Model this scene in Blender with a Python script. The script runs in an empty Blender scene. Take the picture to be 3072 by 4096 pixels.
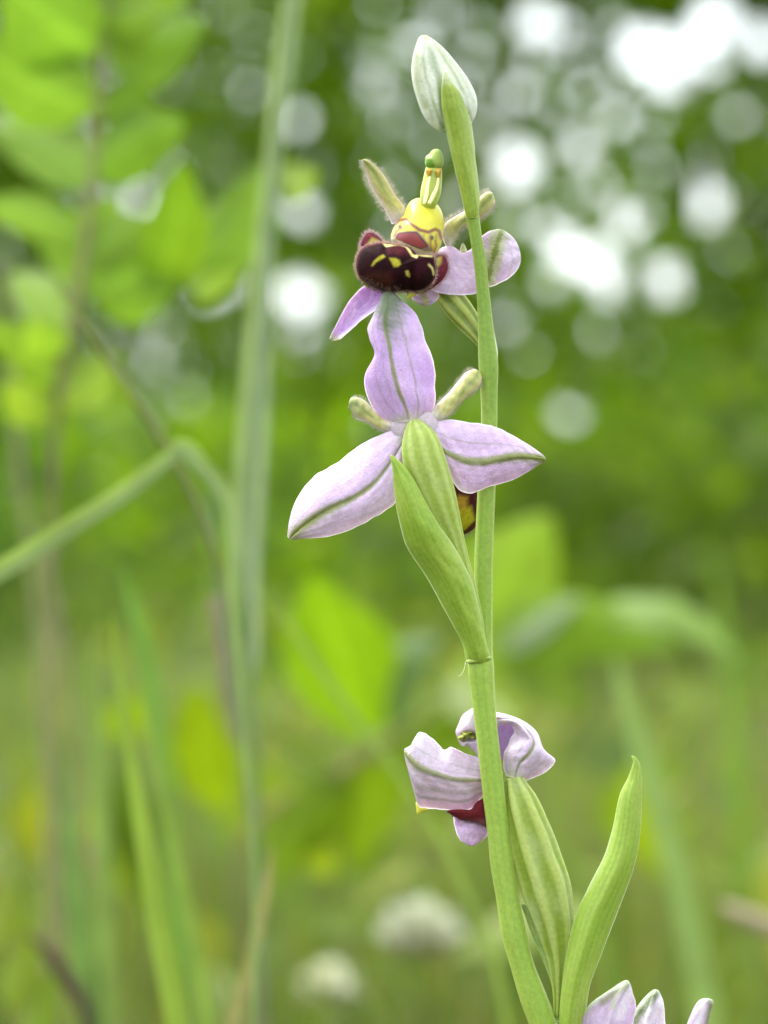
import bpy, math, random
import numpy as np
from mathutils import Vector

random.seed(7)
RNG = np.random.default_rng(7)
C = bpy.context.scene.collection
SC = bpy.context.scene

# ------------------------------------------------------------------ camera
DIST = 0.40            # metres from lens to the orchid stem
FRAME_H = 0.110        # metres of subject seen from top to bottom
ZC = 0.25              # lens height above the turf
PX = FRAME_H / 4096.0  # one photograph pixel at the orchid, in metres
cam_data = bpy.data.cameras.new('camera')
cam = bpy.data.objects.new('camera', cam_data)
C.objects.link(cam)
cam.location = (0, -DIST, ZC)
cam.rotation_euler = (math.radians(90), 0, 0)
cam_data.sensor_fit = 'VERTICAL'
cam_data.sensor_height = 6.17
cam_data.sensor_width = 4.63
cam_data.lens = 6.17 * DIST / FRAME_H
cam_data.clip_start = 0.02
cam_data.clip_end = 3000
cam_data.dof.use_dof = True
cam_data.dof.focus_distance = DIST - 0.001
cam_data.dof.aperture_fstop = cam_data.lens / 5.7
SC.camera = cam

# ------------------------------------------------------------------ light
SUN_EL, SUN_AZ = math.radians(58), math.radians(-60)   # azimuth from +Y (ahead of the lens) towards +X
w = bpy.data.worlds.new('World'); SC.world = w; w.use_nodes = True
nt = w.node_tree; nt.nodes.clear()
sky = nt.nodes.new('ShaderNodeTexSky'); sky.sky_type = 'NISHITA'; sky.sun_disc = False
sky.sun_elevation = SUN_EL; sky.sun_rotation = SUN_AZ
sky.air_density = 1.0; sky.dust_density = 4.0; sky.ozone_density = 1.0
hs = nt.nodes.new('ShaderNodeHueSaturation'); hs.inputs['Saturation'].default_value = 0.6
bg = nt.nodes.new('ShaderNodeBackground'); bg.inputs['Strength'].default_value = 0.15
wo = nt.nodes.new('ShaderNodeOutputWorld')
nt.links.new(sky.outputs[0], hs.inputs['Color']); cl = nt.nodes.new('ShaderNodeMix'); cl.data_type = 'RGBA'; cl.inputs[0].default_value = 0.6   # thin even cloud over the blue
cl.inputs[7].default_value = (6.3, 6.7, 6.9, 1)
nt.links.new(hs.outputs[0], cl.inputs[6]); nt.links.new(cl.outputs[2], bg.inputs['Color']); nt.links.new(bg.outputs[0], wo.inputs[0])
sd = bpy.data.lights.new('sun', 'SUN'); sd.energy = 1.1; sd.angle = math.radians(14); sd.color = (1.0, 0.97, 0.91)
so = bpy.data.objects.new('sun', sd); C.objects.link(so)
sdir = Vector((math.sin(SUN_AZ) * math.cos(SUN_EL), math.cos(SUN_AZ) * math.cos(SUN_EL), math.sin(SUN_EL)))
so.rotation_euler = (-sdir).to_track_quat('-Z', 'Y').to_euler(); so.location = (0, 0, 5)
SC.view_settings.view_transform = 'Standard'; SC.view_settings.look = 'None'
SC.view_settings.gamma = 1.0; SC.view_settings.use_curve_mapping = False
SC.view_settings.exposure = 1.62
SC.cycles.max_bounces = 10; SC.cycles.diffuse_bounces = 5; SC.cycles.transmission_bounces = 6
SC.cycles.use_denoising = True

# ------------------------------------------------------------------ helpers: places
def crop(x0, y0, k):
    return lambda x, y: (x0 + k * x, y0 + k * y)
A = crop(1250, 550, 900 / 1659)
B = crop(1500, 80, 600 / 1659)
M = crop(1100, 1150, 1200 / 1659)
D = crop(1500, 2100, 600 / 1659)
E = crop(1550, 2750, 800 / 1659)
F = crop(1850, 3000, 1100 / 1659)
G = crop(0, 0, 3072 / 1659)
def W(x, y, dep):
    """a point seen along photograph position (x, y), dep metres behind the orchid stem"""
    x = np.asarray(x, float); y = np.asarray(y, float); dep = np.asarray(dep, float)
    k = (DIST + dep) / DIST
    return np.stack([(x - 1536) * PX * k, dep + 0 * x, ZC - (y - 2048) * PX * k], -1)

def cr(pts, n):
    """smooth curve through pts (m, k), chord spaced so that long and short spans never overshoot"""
    p = np.asarray(pts, float); m = len(p)
    T = np.concatenate([[0], np.cumsum(np.maximum(np.linalg.norm(np.diff(p, axis=0), axis=1), 1e-9) ** .6)])
    t = np.linspace(0, T[-1], n)
    if m == 2:
        f = (t / T[-1])[:, None]; return p[0] * (1 - f) + p[1] * f
    h = np.diff(T)[:, None]; sl = np.diff(p, axis=0) / h
    g = np.empty_like(p)
    g[1:-1] = (sl[:-1] * h[1:] + sl[1:] * h[:-1]) / (h[1:] + h[:-1]); g[0] = 1.5 * sl[0] - .5 * g[1]; g[-1] = 1.5 * sl[-1] - .5 * g[-2]
    i = np.clip(np.searchsorted(T, t, side='right') - 1, 0, m - 2); hh = h[i]; f = ((t - T[i]) / hh[:, 0])[:, None]
    return p[i] * (2 * f ** 3 - 3 * f ** 2 + 1) + g[i] * hh * (f ** 3 - 2 * f ** 2 + f) + p[i + 1] * (3 * f ** 2 - 2 * f ** 3) + g[i + 1] * hh * (f ** 3 - f ** 2)

def closed_cr(pts, n):
    p = np.asarray(pts, float); m = len(p)
    t = np.linspace(0, m, n, endpoint=False); i = t.astype(int); f = (t - i)[:, None]
    a, b, c, d = p[(i - 1) % m], p[i % m], p[(i + 1) % m], p[(i + 2) % m]
    return 0.5 * (2 * b + (c - a) * f + (2 * a - 5 * b + 4 * c - d) * f ** 2 + (3 * b - a - 3 * c + d) * f ** 3)

def seg_dist(x, y, line, closed=False):
    P = np.asarray(line, float)
    Q = np.roll(P, -1, 0) if closed else P[1:]
    P = P if closed else P[:-1]
    best = np.full(x.shape, 1e9)
    for a, b in zip(P, Q):
        d = b - a; L = max(d @ d, 1e-9)
        t = np.clip(((x - a[0]) * d[0] + (y - a[1]) * d[1]) / L, 0, 1)
        best = np.minimum(best, np.hypot(x - a[0] - t * d[0], y - a[1] - t * d[1]))
    return best
def inside(x, y, poly):
    P = np.asarray(poly, float); r = np.zeros(x.shape, bool)
    for a, b in zip(P, np.roll(P, -1, 0)):
        cond = (a[1] > y) != (b[1] > y)
        with np.errstate(divide='ignore', invalid='ignore'):
            r ^= cond & (x < (b[0] - a[0]) * (y - a[1]) / (b[1] - a[1]) + a[0])
    return r
def ss(e0, e1, x):
    t = np.clip((x - e0) / (e1 - e0), 0, 1); return t * t * (3 - 2 * t)
def patch(x, y, poly, soft):
    d = seg_dist(x, y, poly, True); s = np.where(inside(x, y, poly), d, -d)
    return ss(-soft, soft, s)
def line(x, y, pts, half, soft):
    return 1 - ss(half - soft, half + soft, seg_dist(x, y, pts))
def mixc(c, col, f):
    f = np.asarray(f)[..., None]; return c * (1 - f) + np.asarray(col, float) * f
def noise2(x, y, seed=0):
    """cheap smooth noise in -1..1"""
    r = np.random.default_rng(seed); v = 0
    for k in range(6):
        a, b, p = r.normal(size=2), r.uniform(0.6, 1.6), r.uniform(0, 6.28)
        v = v + np.sin((a[0] * x + a[1] * y) * b + p)
    return v / 3.5

# ------------------------------------------------------------------ helpers: objects
class MB:
    def __init__(s): s.v, s.f, s.c, s.m, s.n = [], [], [], [], 0
    def add(s, verts, faces, cols, mi=0):
        verts = np.asarray(verts, float).reshape(-1, 3); k = len(verts)
        cols = np.asarray(cols, float)
        if cols.ndim == 1: cols = np.tile(cols, (k, 1))
        s.v.append(verts); s.c.append(cols.reshape(-1, 3)); s.f += [tuple(i + s.n for i in f) for f in faces]
        s.m += [mi] * len(faces); s.n += k
    def build(s, name, mats, parent=None, smooth=True, origin=None, label=None):
        v = np.vstack(s.v); o = np.zeros(3)
        if origin is not None: o = np.asarray(origin, float)
        me = bpy.data.meshes.new(name)
        me.from_pydata((v - o).tolist(), [], s.f)
        for m in (mats if isinstance(mats, (list, tuple)) else [mats]): me.materials.append(m)
        me.polygons.foreach_set('material_index', s.m)
        me.polygons.foreach_set('use_smooth', [smooth] * len(s.f))
        at = me.attributes.new('pigment', 'FLOAT_COLOR', 'POINT')
        at.data.foreach_set('color', np.hstack([np.vstack(s.c), np.ones((s.n, 1))]).ravel())
        me.update()
        ob = bpy.data.objects.new(name, me); C.objects.link(ob)
        if parent is not None:
            ob.parent = parent
            po = np.array(origin_of(parent))
            ob.location = o - po
        else: ob.location = o
        if label: ob['label'] = label
        return ob
def origin_of(o):
    p = Vector((0, 0, 0))
    while o is not None: p = p + o.location; o = o.parent
    return p
def tag(o, label, cat, group=None, kind=None):
    if label: o['label'] = label
    if cat: o['category'] = cat
    if group: o['group'] = group
    if kind: o['kind'] = kind
    return o
def empty(name, loc, parent=None):
    o = bpy.data.objects.new(name, None); C.objects.link(o); o.empty_display_size = 0.01
    if parent is not None:
        o.parent = parent; o.location = Vector(loc) - origin_of(parent)
    else: o.location = loc
    return o

def grid_faces(nv, nu, wrap=False):
    f = []
    for j in range(nv - 1):
        for i in range(nu - (0 if wrap else 1)):
            k = (i + 1) % nu
            f.append((j * nu + i, j * nu + k, (j + 1) * nu + k, (j + 1) * nu + i))
    return f
def grid_normals(P):
    du = np.gradient(P, axis=1); dv = np.gradient(P, axis=0)
    n = np.cross(du, dv); return n / np.maximum(np.linalg.norm(n, axis=-1, keepdims=True), 1e-12)

def spikes(mb, base, dirs, lens, rad, col, mi):
    """fine tapering hairs, three sided"""
    base = np.asarray(base); dirs = np.asarray(dirs); n = len(base)
    for k in range(n):
        d = dirs[k] / np.linalg.norm(dirs[k]); a = np.cross(d, (0.3, 0.8, 0.52)); a /= np.linalg.norm(a); b = np.cross(d, a)
        p = base[k]; L = lens[k]
        bend = RNG.normal(size=3) * L * 0.18
        r = rad
        vs = [p + r * (a * math.cos(t) + b * math.sin(t)) for t in (0, 2.09, 4.19)]
        vs += [p + d * L * 0.55 + bend * 0.5 + r * 0.7 * (a * math.cos(t) + b * math.sin(t)) for t in (0, 2.09, 4.19)]
        vs += [p + d * L + bend]
        mb.add(vs, [(0, 1, 4, 3), (1, 2, 5, 4), (2, 0, 3, 5), (3, 4, 6), (4, 5, 6), (5, 3, 6)], col, mi)

def sheet(name, parent, mat, rows, colfn, nu=33, nv=70, thick=0.00020, rib=0.0, ribw=0.06, wave=0.0, hair=None, label=None, seed=0, mb=None, ripples=3.0):
    """a petal or bract through rows of (left, middle, right, (dl, dm, dr)); places are photograph pixels, depths millimetres"""
    R = []
    for l, m, r, dd in rows:
        R.append([*l, *m, *r, *dd])
    S = cr(R, nv); u = np.linspace(0, 1, nu); U = u[None, :]; V = np.linspace(0, 1, nv)[:, None]
    a, b, c = (U - .5) * (U - 1) * 2, -4 * U * (U - 1), 2 * U * (U - .5)
    X = S[:, 0:1] * a + S[:, 2:3] * b + S[:, 4:5] * c
    Y = S[:, 1:2] * a + S[:, 3:4] * b + S[:, 5:6] * c
    Z = S[:, 6:7] * a + S[:, 7:8] * b + S[:, 8:9] * c
    Z = Z - rib * np.exp(-((U - .5) / ribw) ** 2)
    ph = seed * 1.7
    Z = Z + wave * (np.sin(V * ripples * 6.28 + ph) * np.clip(.5 - U, 0, 1) ** 1.5 + np.sin(V * ripples * 5.1 + 2 + ph) * np.clip(U - .5, 0, 1) ** 1.5) * 2
    Z = Z + 0.09 * noise2(U * 9, V * 14, seed) + .03 * noise2(U * 23, V * 31, seed + 1)
    jag = (U - .5) * np.abs(U - .5) * np.sin(np.pi * V) * .045 * noise2(V * 26 + 40 * (U > .5), 0 * U + seed, seed + 4)
    X = X + (S[:, 4:5] - S[:, 0:1]) * jag; Y = Y + (S[:, 5:6] - S[:, 1:2]) * jag
    P = W(X, Y, Z * 1e-3)
    N = grid_normals(P)
    tp = np.minimum(1, np.minimum(U, 1 - U) * 6 + .0) ** .5 * np.minimum(1, np.minimum(V, 1 - V) * 14) ** .5
    F_ = P + N * (thick / 2 * tp)[..., None]; K = P - N * (thick / 2 * tp)[..., None]
    cols = colfn(np.broadcast_to(U, X.shape), np.broadcast_to(V, X.shape), X, Y)
    own = mb is None
    if own: mb = MB()
    g = grid_faces(nv, nu); n = nu * nv
    allf = g + [tuple(n + i for i in reversed(f)) for f in g]
    # stitch the rim
    rim = [(0, i) for i in range(nu)] + [(j, nu - 1) for j in range(1, nv)] + [(nv - 1, i) for i in range(nu - 2, -1, -1)] + [(j, 0) for j in range(nv - 2, 0, -1)]
    ids = [j * nu + i for j, i in rim]
    for p, q in zip(ids, ids[1:] + ids[:1]): allf.append((q, p, n + p, n + q))
    mb.add(np.vstack([F_.reshape(-1, 3), K.reshape(-1, 3)]), allf, np.vstack([cols.reshape(-1, 3)] * 2))
    if hair:
        cnt, ln, col = hair
        bs, ds = [], []
        for k in range(cnt):
            j = RNG.integers(int(nv * .06), nv - 1); side = RNG.random()
            i = 0 if side < .42 else nu - 1 if side < .84 else RNG.integers(1, nu - 1)
            mid = P[j, nu // 2]; d = P[j, i] - mid
            d = d / max(np.linalg.norm(d), 1e-9) + 0.35 * RNG.normal(size=3)
            tn = P[min(j + 1, nv - 1), nu // 2] - P[j - 1, nu // 2]; d = d + .35 * tn / max(np.linalg.norm(tn), 1e-9)
            if 0 < i < nu - 1: d = -N[j, i] * np.sign(N[j, i][1]) + .5 * RNG.normal(size=3)
            bs.append(P[j, i]); ds.append(d)
        spikes(mb, bs, ds, ln * (0.6 + RNG.random(cnt)), 0.000019, col, 1)
    if own: return mb.build(name, mat, parent, label=label)

def tube(name, parent, mat, path, colfn, n=90, m=28, ribs=None, flat=0.9, mb=None, label=None, bump=0.0, seed=0, hair=None):
    """path rows: x, y (photograph pixels), depth mm, half width in pixels"""
    S = cr(path, n)
    S[:, 3] = np.maximum(S[:, 3], 0.5)
    P = W(S[:, 0], S[:, 1], S[:, 2] * 1e-3); r = S[:, 3] * PX * (DIST + S[:, 2] * 1e-3) / DIST
    T = np.gradient(P, axis=0); T /= np.linalg.norm(T, axis=1, keepdims=True)
    side = np.cross(T, (0, 1, 0)); side /= np.linalg.norm(side, axis=1, keepdims=True)
    dep = np.cross(T, side)
    th = np.linspace(0, 2 * math.pi, m, endpoint=False)
    v = np.linspace(0, 1, n)[:, None]; TH = th[None, :] + 0 * v; V = v + 0 * TH
    k = np.ones_like(TH)
    if ribs: k = k + ribs[1] * np.cos(ribs[0] * (TH + ribs[2] * V))
    k = k + bump * noise2(TH * 2, V * 20, seed)
    Q = P[:, None] + side[:, None] * (np.cos(TH) * k * r[:, None])[..., None] + dep[:, None] * (np.sin(TH) * k * r[:, None] * flat)[..., None]
    cols = colfn(TH, V)
    f = grid_faces(n, m, True)
    pts = np.vstack([Q.reshape(-1, 3), P[0], P[-1]]); nn = n * m
    for i in range(m):
        f.append((nn, (i + 1) % m, i)); f.append((nn + 1, (n - 1) * m + i, (n - 1) * m + (i + 1) % m))
    cc = np.vstack([cols.reshape(-1, 3), cols[0].mean(0), cols[-1].mean(0)])
    own = mb is None
    if own: mb = MB()
    mb.add(pts, f, cc)
    if hair:
        cnt, ln, col = hair
        j = RNG.integers(0, n, cnt); i = RNG.integers(0, m, cnt)
        spikes(mb, Q[j, i], Q[j, i] - P[j] + .3 * r[j][:, None] * RNG.normal(size=(cnt, 3)), ln * (.5 + RNG.random(cnt)), 0.000008, col, 1)
    if own: return mb.build(name, mat, parent, label=label)

def pillow(name, parent, mat, outline, centre, hf, hb, d0, colfn, tilt=(0, 0), nt_=110, ns=40, hair=None, mb=None, depthfn=None, label=None, power=0.5):
    """a rounded closed body inside an outline; outline in photograph pixels, heights in mm; tilt = mm of depth per 1000 px in x, y"""
    O = closed_cr(outline, nt_); c = np.asarray(centre, float)
    s = np.sin(np.linspace(0, math.pi / 2, ns))[:, None]
    X = c[0] + s * (O[:, 0] - c[0])[None]; Y = c[1] + s * (O[:, 1] - c[1])[None]
    h = np.maximum(1 - s ** 2, 0) ** power + 0 * X
    base = d0 + tilt[0] * (X - c[0]) / 1000 + tilt[1] * (Y - c[1]) / 1000
    Zf = base - hf * h; Zb = base + hb * h
    if depthfn is not None: Zf = Zf + depthfn(X, Y) * np.clip(h * 3, 0, 1)
    Pf = W(X, Y, Zf * 1e-3); Pb = W(X[:-1], Y[:-1], Zb[:-1] * 1e-3)
    cf = colfn(X, Y)
    own = mb is None
    if own: mb = MB()
    n1 = ns * nt_
    f = grid_faces(ns, nt_, True)
    # back side shares the rim ring
    def bi(j, i): return (ns - 1) * nt_ + i % nt_ if j == ns - 1 else n1 + j * nt_ + i % nt_
    for j in range(ns - 1):
        for i in range(nt_): f.append((bi(j, i), bi(j + 1, i), bi(j + 1, i + 1), bi(j, i + 1)))
    mb.add(np.vstack([Pf.reshape(-1, 3), Pb.reshape(-1, 3)]), f, np.vstack([cf.reshape(-1, 3), cf[:-1].reshape(-1, 3)]))
    if hair:
        for cnt, ln, col, (s0, s1), (t0, t1) in hair:
            j = np.clip((ns * RNG.uniform(s0, s1, cnt)).astype(int), 0, ns - 1)
            i = (nt_ * (RNG.uniform(t0, t1, cnt) % 1)).astype(int)
            b = Pf[j, i]; cen = W(c[0], c[1], (d0 + .0) * 1e-3)
            d = b - cen; d /= np.linalg.norm(d, axis=1, keepdims=True)
            d = d + .3 * RNG.normal(size=(cnt, 3)) + np.array((0, -.25, -.1))
            spikes(mb, b, d, ln * (.6 + RNG.random(cnt)), 0.000019, col, 1)
    if own: return mb.build(name, mat, parent, label=label)

# ------------------------------------------------------------------ materials
def nodes(mat):
    mat.use_nodes = True; t = mat.node_tree; t.nodes.clear(); return t
def plant_mat(name, rough=0.5, sss=0.0, sss_scale=0.0006, trans=0.0, vary=0.15, nscale=900.0, bump=0.2, bscale=4000.0, bdist=0.00004, spec=0.4, sheen=0.0, tcol=(1.15, 1.25, 0.5), mottles=None):
    m = bpy.data.materials.new(name); t = nodes(m); N = t.nodes.new; L = t.links.new
    at = N('ShaderNodeAttribute'); at.attribute_name = 'pigment'
    tc = N('ShaderNodeTexCoord')
    nz = N('ShaderNodeTexNoise'); nz.inputs['Scale'].default_value = nscale; nz.inputs['Detail'].default_value = 4
    L(tc.outputs['Object'], nz.inputs['Vector'])
    mr = N('ShaderNodeMapRange'); mr.inputs[1].default_value = .3; mr.inputs[2].default_value = .7
    mr.inputs[3].default_value = 1 - vary; mr.inputs[4].default_value = 1 + vary
    L(nz.outputs[0], mr.inputs[0])
    mu = N('ShaderNodeMix'); mu.data_type = 'RGBA'; mu.blend_type = 'MULTIPLY'; mu.inputs[0].default_value = 1
    L(at.outputs['Color'], mu.inputs[6]); L(mr.outputs[0], mu.inputs[7])
    pb = N('ShaderNodeBsdfPrincipled'); L(mu.outputs[2], pb.inputs['Base Color'])
    pb.inputs['Roughness'].default_value = rough; pb.inputs['Specular IOR Level'].default_value = spec
    if sss:
        pb.subsurface_method = 'RANDOM_WALK'
        pb.inputs['Subsurface Weight'].default_value = sss; pb.inputs['Subsurface Scale'].default_value = sss_scale
        pb.inputs['Subsurface Radius'].default_value = (1.0, 0.9, 0.7)
    if sheen: pb.inputs['Sheen Weight'].default_value = sheen; pb.inputs['Sheen Roughness'].default_value = .4
    if bump:
        bz = N('ShaderNodeTexNoise'); bz.inputs['Scale'].default_value = bscale; bz.inputs['Detail'].default_value = 2
        L(tc.outputs['Object'], bz.inputs['Vector'])
        bm = N('ShaderNodeBump'); bm.inputs['Strength'].default_value = bump; bm.inputs['Distance'].default_value = bdist
        L(bz.outputs[0], bm.inputs['Height']); L(bm.outputs[0], pb.inputs['Normal'])
    out = N('ShaderNodeOutputMaterial')
    if trans:
        tr = N('ShaderNodeBsdfTranslucent'); tm = N('ShaderNodeMix'); tm.data_type = 'RGBA'; tm.blend_type = 'MULTIPLY'; tm.inputs[0].default_value = 1
        tm.inputs[7].default_value = (*tcol, 1)
        L(mu.outputs[2], tm.inputs[6]); L(tm.outputs[2], tr.inputs['Color'])
        mx = N('ShaderNodeMixShader'); mx.inputs[0].default_value = trans
        L(pb.outputs[0], mx.inputs[1]); L(tr.outputs[0], mx.inputs[2]); L(mx.outputs[0], out.inputs[0])
    else: L(pb.outputs[0], out.inputs[0])
    return m
PETAL = plant_mat('lilac_petal', rough=.40, sss=.7, sss_scale=.00022, trans=.22, tcol=(1.0, .95, 1.0), vary=.08, nscale=2600, bump=1.0, bscale=5200, bdist=.00009, spec=.6)
GREEN = plant_mat('fleshy_green', rough=.5, sss=.5, sss_scale=.0002, vary=.11, nscale=2200, bump=.45, bscale=4500, bdist=.00006, spec=.35, sheen=.04)
VELVET = plant_mat('velvet_lip', rough=.6, sss=0, vary=.2, nscale=2500, bump=.8, bscale=6000, bdist=.00008, spec=.05)
WAXY = plant_mat('waxy_yellow', rough=.42, sss=.5, sss_scale=.0005, vary=.05, nscale=1500, bump=.1, spec=.5)
HAIR = plant_mat('fine_hair', rough=.5, trans=.4, vary=.05, bump=0, tcol=(1, 1, 1))
GRASS = plant_mat('grass', rough=.42, trans=.45, vary=.15, nscale=120, bump=0, spec=.25, tcol=(1.25, 1.3, .5))
LEAF = plant_mat('broad_leaf', rough=.42, trans=.48, vary=.12, nscale=90, bump=.25, bscale=350, bdist=.0006, spec=.3, tcol=(1.3, 1.3, .6))
GLOSSY = plant_mat('glossy_leaf', rough=.46, trans=.35, vary=.12, nscale=90, bump=.25, bscale=350, bdist=.0006, spec=.4, tcol=(1.2, 1.2, .5))
HEDGE = plant_mat('hedge_leaf', rough=.5, trans=.52, vary=.2, nscale=6, bump=0, spec=.15, tcol=(2.1, 2.1, .5))
BARK = plant_mat('bark', rough=.85, vary=.35, nscale=25, bump=.6, bscale=60, bdist=.008, spec=.2)
SOIL = plant_mat('soil', rough=.95, vary=.4, nscale=8, bump=.6, bscale=40, bdist=.01, spec=.1)
STRAW = plant_mat('dry_straw', rough=.6, trans=.25, vary=.2, nscale=300, bump=0, tcol=(1.1, 1, .8))

# ------------------------------------------------------------------ setting: ground
mb = MB()
gx = np.concatenate([[-1500, -300, -60, -15], np.linspace(-6, 6, 41), [15, 60, 300, 1500]])
gy = np.concatenate([[-1500, -300, -60, -12], np.linspace(-3, 12, 51), [25, 80, 300, 2000]])
XX, YY = np.meshgrid(gx, gy)
ZZ = 0.012 * noise2(XX * 2.5, YY * 2.5, 3) * (np.abs(XX) < 7) * (np.abs(YY - 4.5) < 8)
ZZ = ZZ - 0.012
mb.add(np.stack([XX, YY, ZZ], -1).reshape(-1, 3), grid_faces(len(gy), len(gx)), (0.045, 0.06, 0.018))
tag(mb.build('ground', SOIL), 'green brown meadow soil under the grass', None, kind='structure')

# ------------------------------------------------------------------ meadow grass (uncountable)
def grass_mass(n, y0, y1, half, hmin, hmax, wmin, wmax, colset, seed, clear=0.0):
    r = np.random.default_rng(seed)
    y = y0 + (y1 - y0) * r.random(n) ** 0.8; x = r.uniform(-1, 1, n) * (half + 0.06 * (y - y0))
    h = r.uniform(hmin, hmax, n) * (0.8 + .25 * noise2(x * 1.7, y * 1.3, seed)); wd = r.uniform(wmin, wmax, n)
    az = r.uniform(0, 6.283, n); lean = r.uniform(.05, .75, n) ** 1.3; la = r.uniform(0, 6.283, n)
    k = 4; t = np.linspace(0, 1, k)[None, :]
    cx = x[:, None] + np.cos(la)[:, None] * lean[:, None] * h[:, None] * t ** 2
    cy = y[:, None] + np.sin(la)[:, None] * lean[:, None] * h[:, None] * t ** 2
    cz = -0.01 + h[:, None] * (t - .22 * lean[:, None] * t ** 2)
    ww = wd[:, None] * (1 - t ** 2.2) * .5 + 0.0001
    L_ = np.stack([cx - np.cos(az)[:, None] * ww, cy - np.sin(az)[:, None] * ww, cz], -1)
    R_ = np.stack([cx + np.cos(az)[:, None] * ww, cy + np.sin(az)[:, None] * ww, cz], -1)
    V = np.stack([L_, R_], 2).reshape(-1, 3)
    base = (np.arange(n) * 2 * k)[:, None, None]; q = np.array([[0, 1, 3, 2]])[None] + (np.arange(k - 1) * 2)[None, :, None]
    Fq = (base + q).reshape(-1, 4)
    cs = np.asarray(colset, float); ci = cs[r.integers(0, len(cs), n)]
    patchy = np.clip(.5 + .5 * noise2(x * 3, y * 2.2, seed + 5), 0, 1)[:, None]
    ci = ci * (0.75 + .5 * patchy)
    return V, Fq, np.repeat(ci, 2 * k, 0)
def mass_object(name, V, Fq, cols, mat):
    me = bpy.data.meshes.new(name)
    me.vertices.add(len(V)); me.vertices.foreach_set('co', V.ravel())
    nf, kk = Fq.shape
    me.loops.add(nf * kk); me.loops.foreach_set('vertex_index', Fq.ravel().astype(np.int32))
    me.polygons.add(nf); me.polygons.foreach_set('loop_start', np.arange(0, nf * kk, kk, dtype=np.int32))
    me.polygons.foreach_set('use_smooth', np.ones(nf, bool))
    at = me.attributes.new('pigment', 'FLOAT_COLOR', 'POINT')
    at.data.foreach_set('color', np.hstack([cols, np.ones((len(cols), 1))]).astype(np.float32).ravel())
    me.materials.append(mat); me.update(calc_edges=True); me.validate()
    o = bpy.data.objects.new(name, me); C.objects.link(o); return o
GC = [(.125, .20, .018), (.15, .225, .016), (.095, .165, .022), (.17, .23, .025), (.21, .225, .035), (.20, .18, .07)]
V1, F1, c1 = grass_mass(26000, 0.62, 2.6, 0.75, .05, .17, .002, .0045, GC, 11)
V2, F2, c2 = grass_mass(46000, 2.2, 8.6, 1.5, .06, .19, .003, .007, GC, 12)
V3, F3, c3 = grass_mass(6000, -0.25, 0.62, 0.55, .04, .085, .002, .004, GC, 13)
V4, F4, c4 = grass_mass(2600, 0.32, 1.7, 0.24, .12, .29, .0016, .0042, [(.13, .19, .05), (.15, .21, .04), (.11, .18, .04), (.18, .21, .08), (.20, .19, .08)], 14)
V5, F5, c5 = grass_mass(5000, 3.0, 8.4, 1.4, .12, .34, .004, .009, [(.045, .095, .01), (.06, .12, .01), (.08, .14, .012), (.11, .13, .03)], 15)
V = np.vstack([V1, V2, V3, V4, V5]); o_ = np.cumsum([0] + [len(q) for q in (V1, V2, V3, V4)])
Fq = np.vstack([f + k for f, k in zip((F1, F2, F3, F4, F5), o_)])
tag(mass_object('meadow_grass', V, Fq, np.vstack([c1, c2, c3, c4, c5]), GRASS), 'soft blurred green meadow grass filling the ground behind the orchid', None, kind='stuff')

# low herb leaves scattered through the turf (uncountable)
def leaf_mass(cen, size, r, up=0.35, aspect=0.6):
    """folded diamond leaves, one per centre"""
    n = len(cen)
    d = r.normal(size=(n, 3)); d /= np.linalg.norm(d, axis=1, keepdims=True)
    nn = r.normal(size=(n, 3)) + np.array((0, -.2, up * 3)); s = np.cross(d, nn); s /= np.linalg.norm(s, axis=1, keepdims=True)
    nn = np.cross(s, d); sz = size[:, None]
    p0 = cen - d * sz * .5; p2 = cen + d * sz * .5
    q = cen - d * sz * .05 + nn * sz * .08
    p1 = q + s * sz * aspect * .5; p3 = q - s * sz * aspect * .5
    V = np.stack([p0, p1, p2, p3], 1).reshape(-1, 3)
    b = (np.arange(n) * 4)[:, None, None]; Fq = (b + np.array([[[0, 1, 2], [0, 2, 3]]])).reshape(-1, 3)
    return V, Fq
r = np.random.default_rng(21)
n = 9000
y = r.uniform(.75, 7.5, n); x = r.uniform(-1, 1, n) * (.4 + .19 * y); z = r.uniform(.02, .16, n) * (1 + 1.5 * np.clip(noise2(x * 3, y * 1.5, 77), 0, 1) * np.clip((y - 1) / 2, 0, 1))
cl = noise2(x * 4, y * 3, 8) > -.1
cen = np.stack([x, y, z], -1)[cl]
V, Fq = leaf_mass(cen, r.choice([.016, .026, .038, .055], len(cen), p=[.35, .35, .2, .1]), r, .5)
cc = np.array([(.14, .22, .008), (.19, .27, .008), (.26, .28, .012), (.08, .14, .015), (.19, .13, .06)])[r.choice(5, len(cen), p=[.35, .3, .15, .15, .05])]
tag(mass_object('meadow_herbs', V, Fq, np.repeat(cc, 4, 0), LEAF), 'small bright herb leaves scattered low among the meadow grass', None, kind='stuff')

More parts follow.
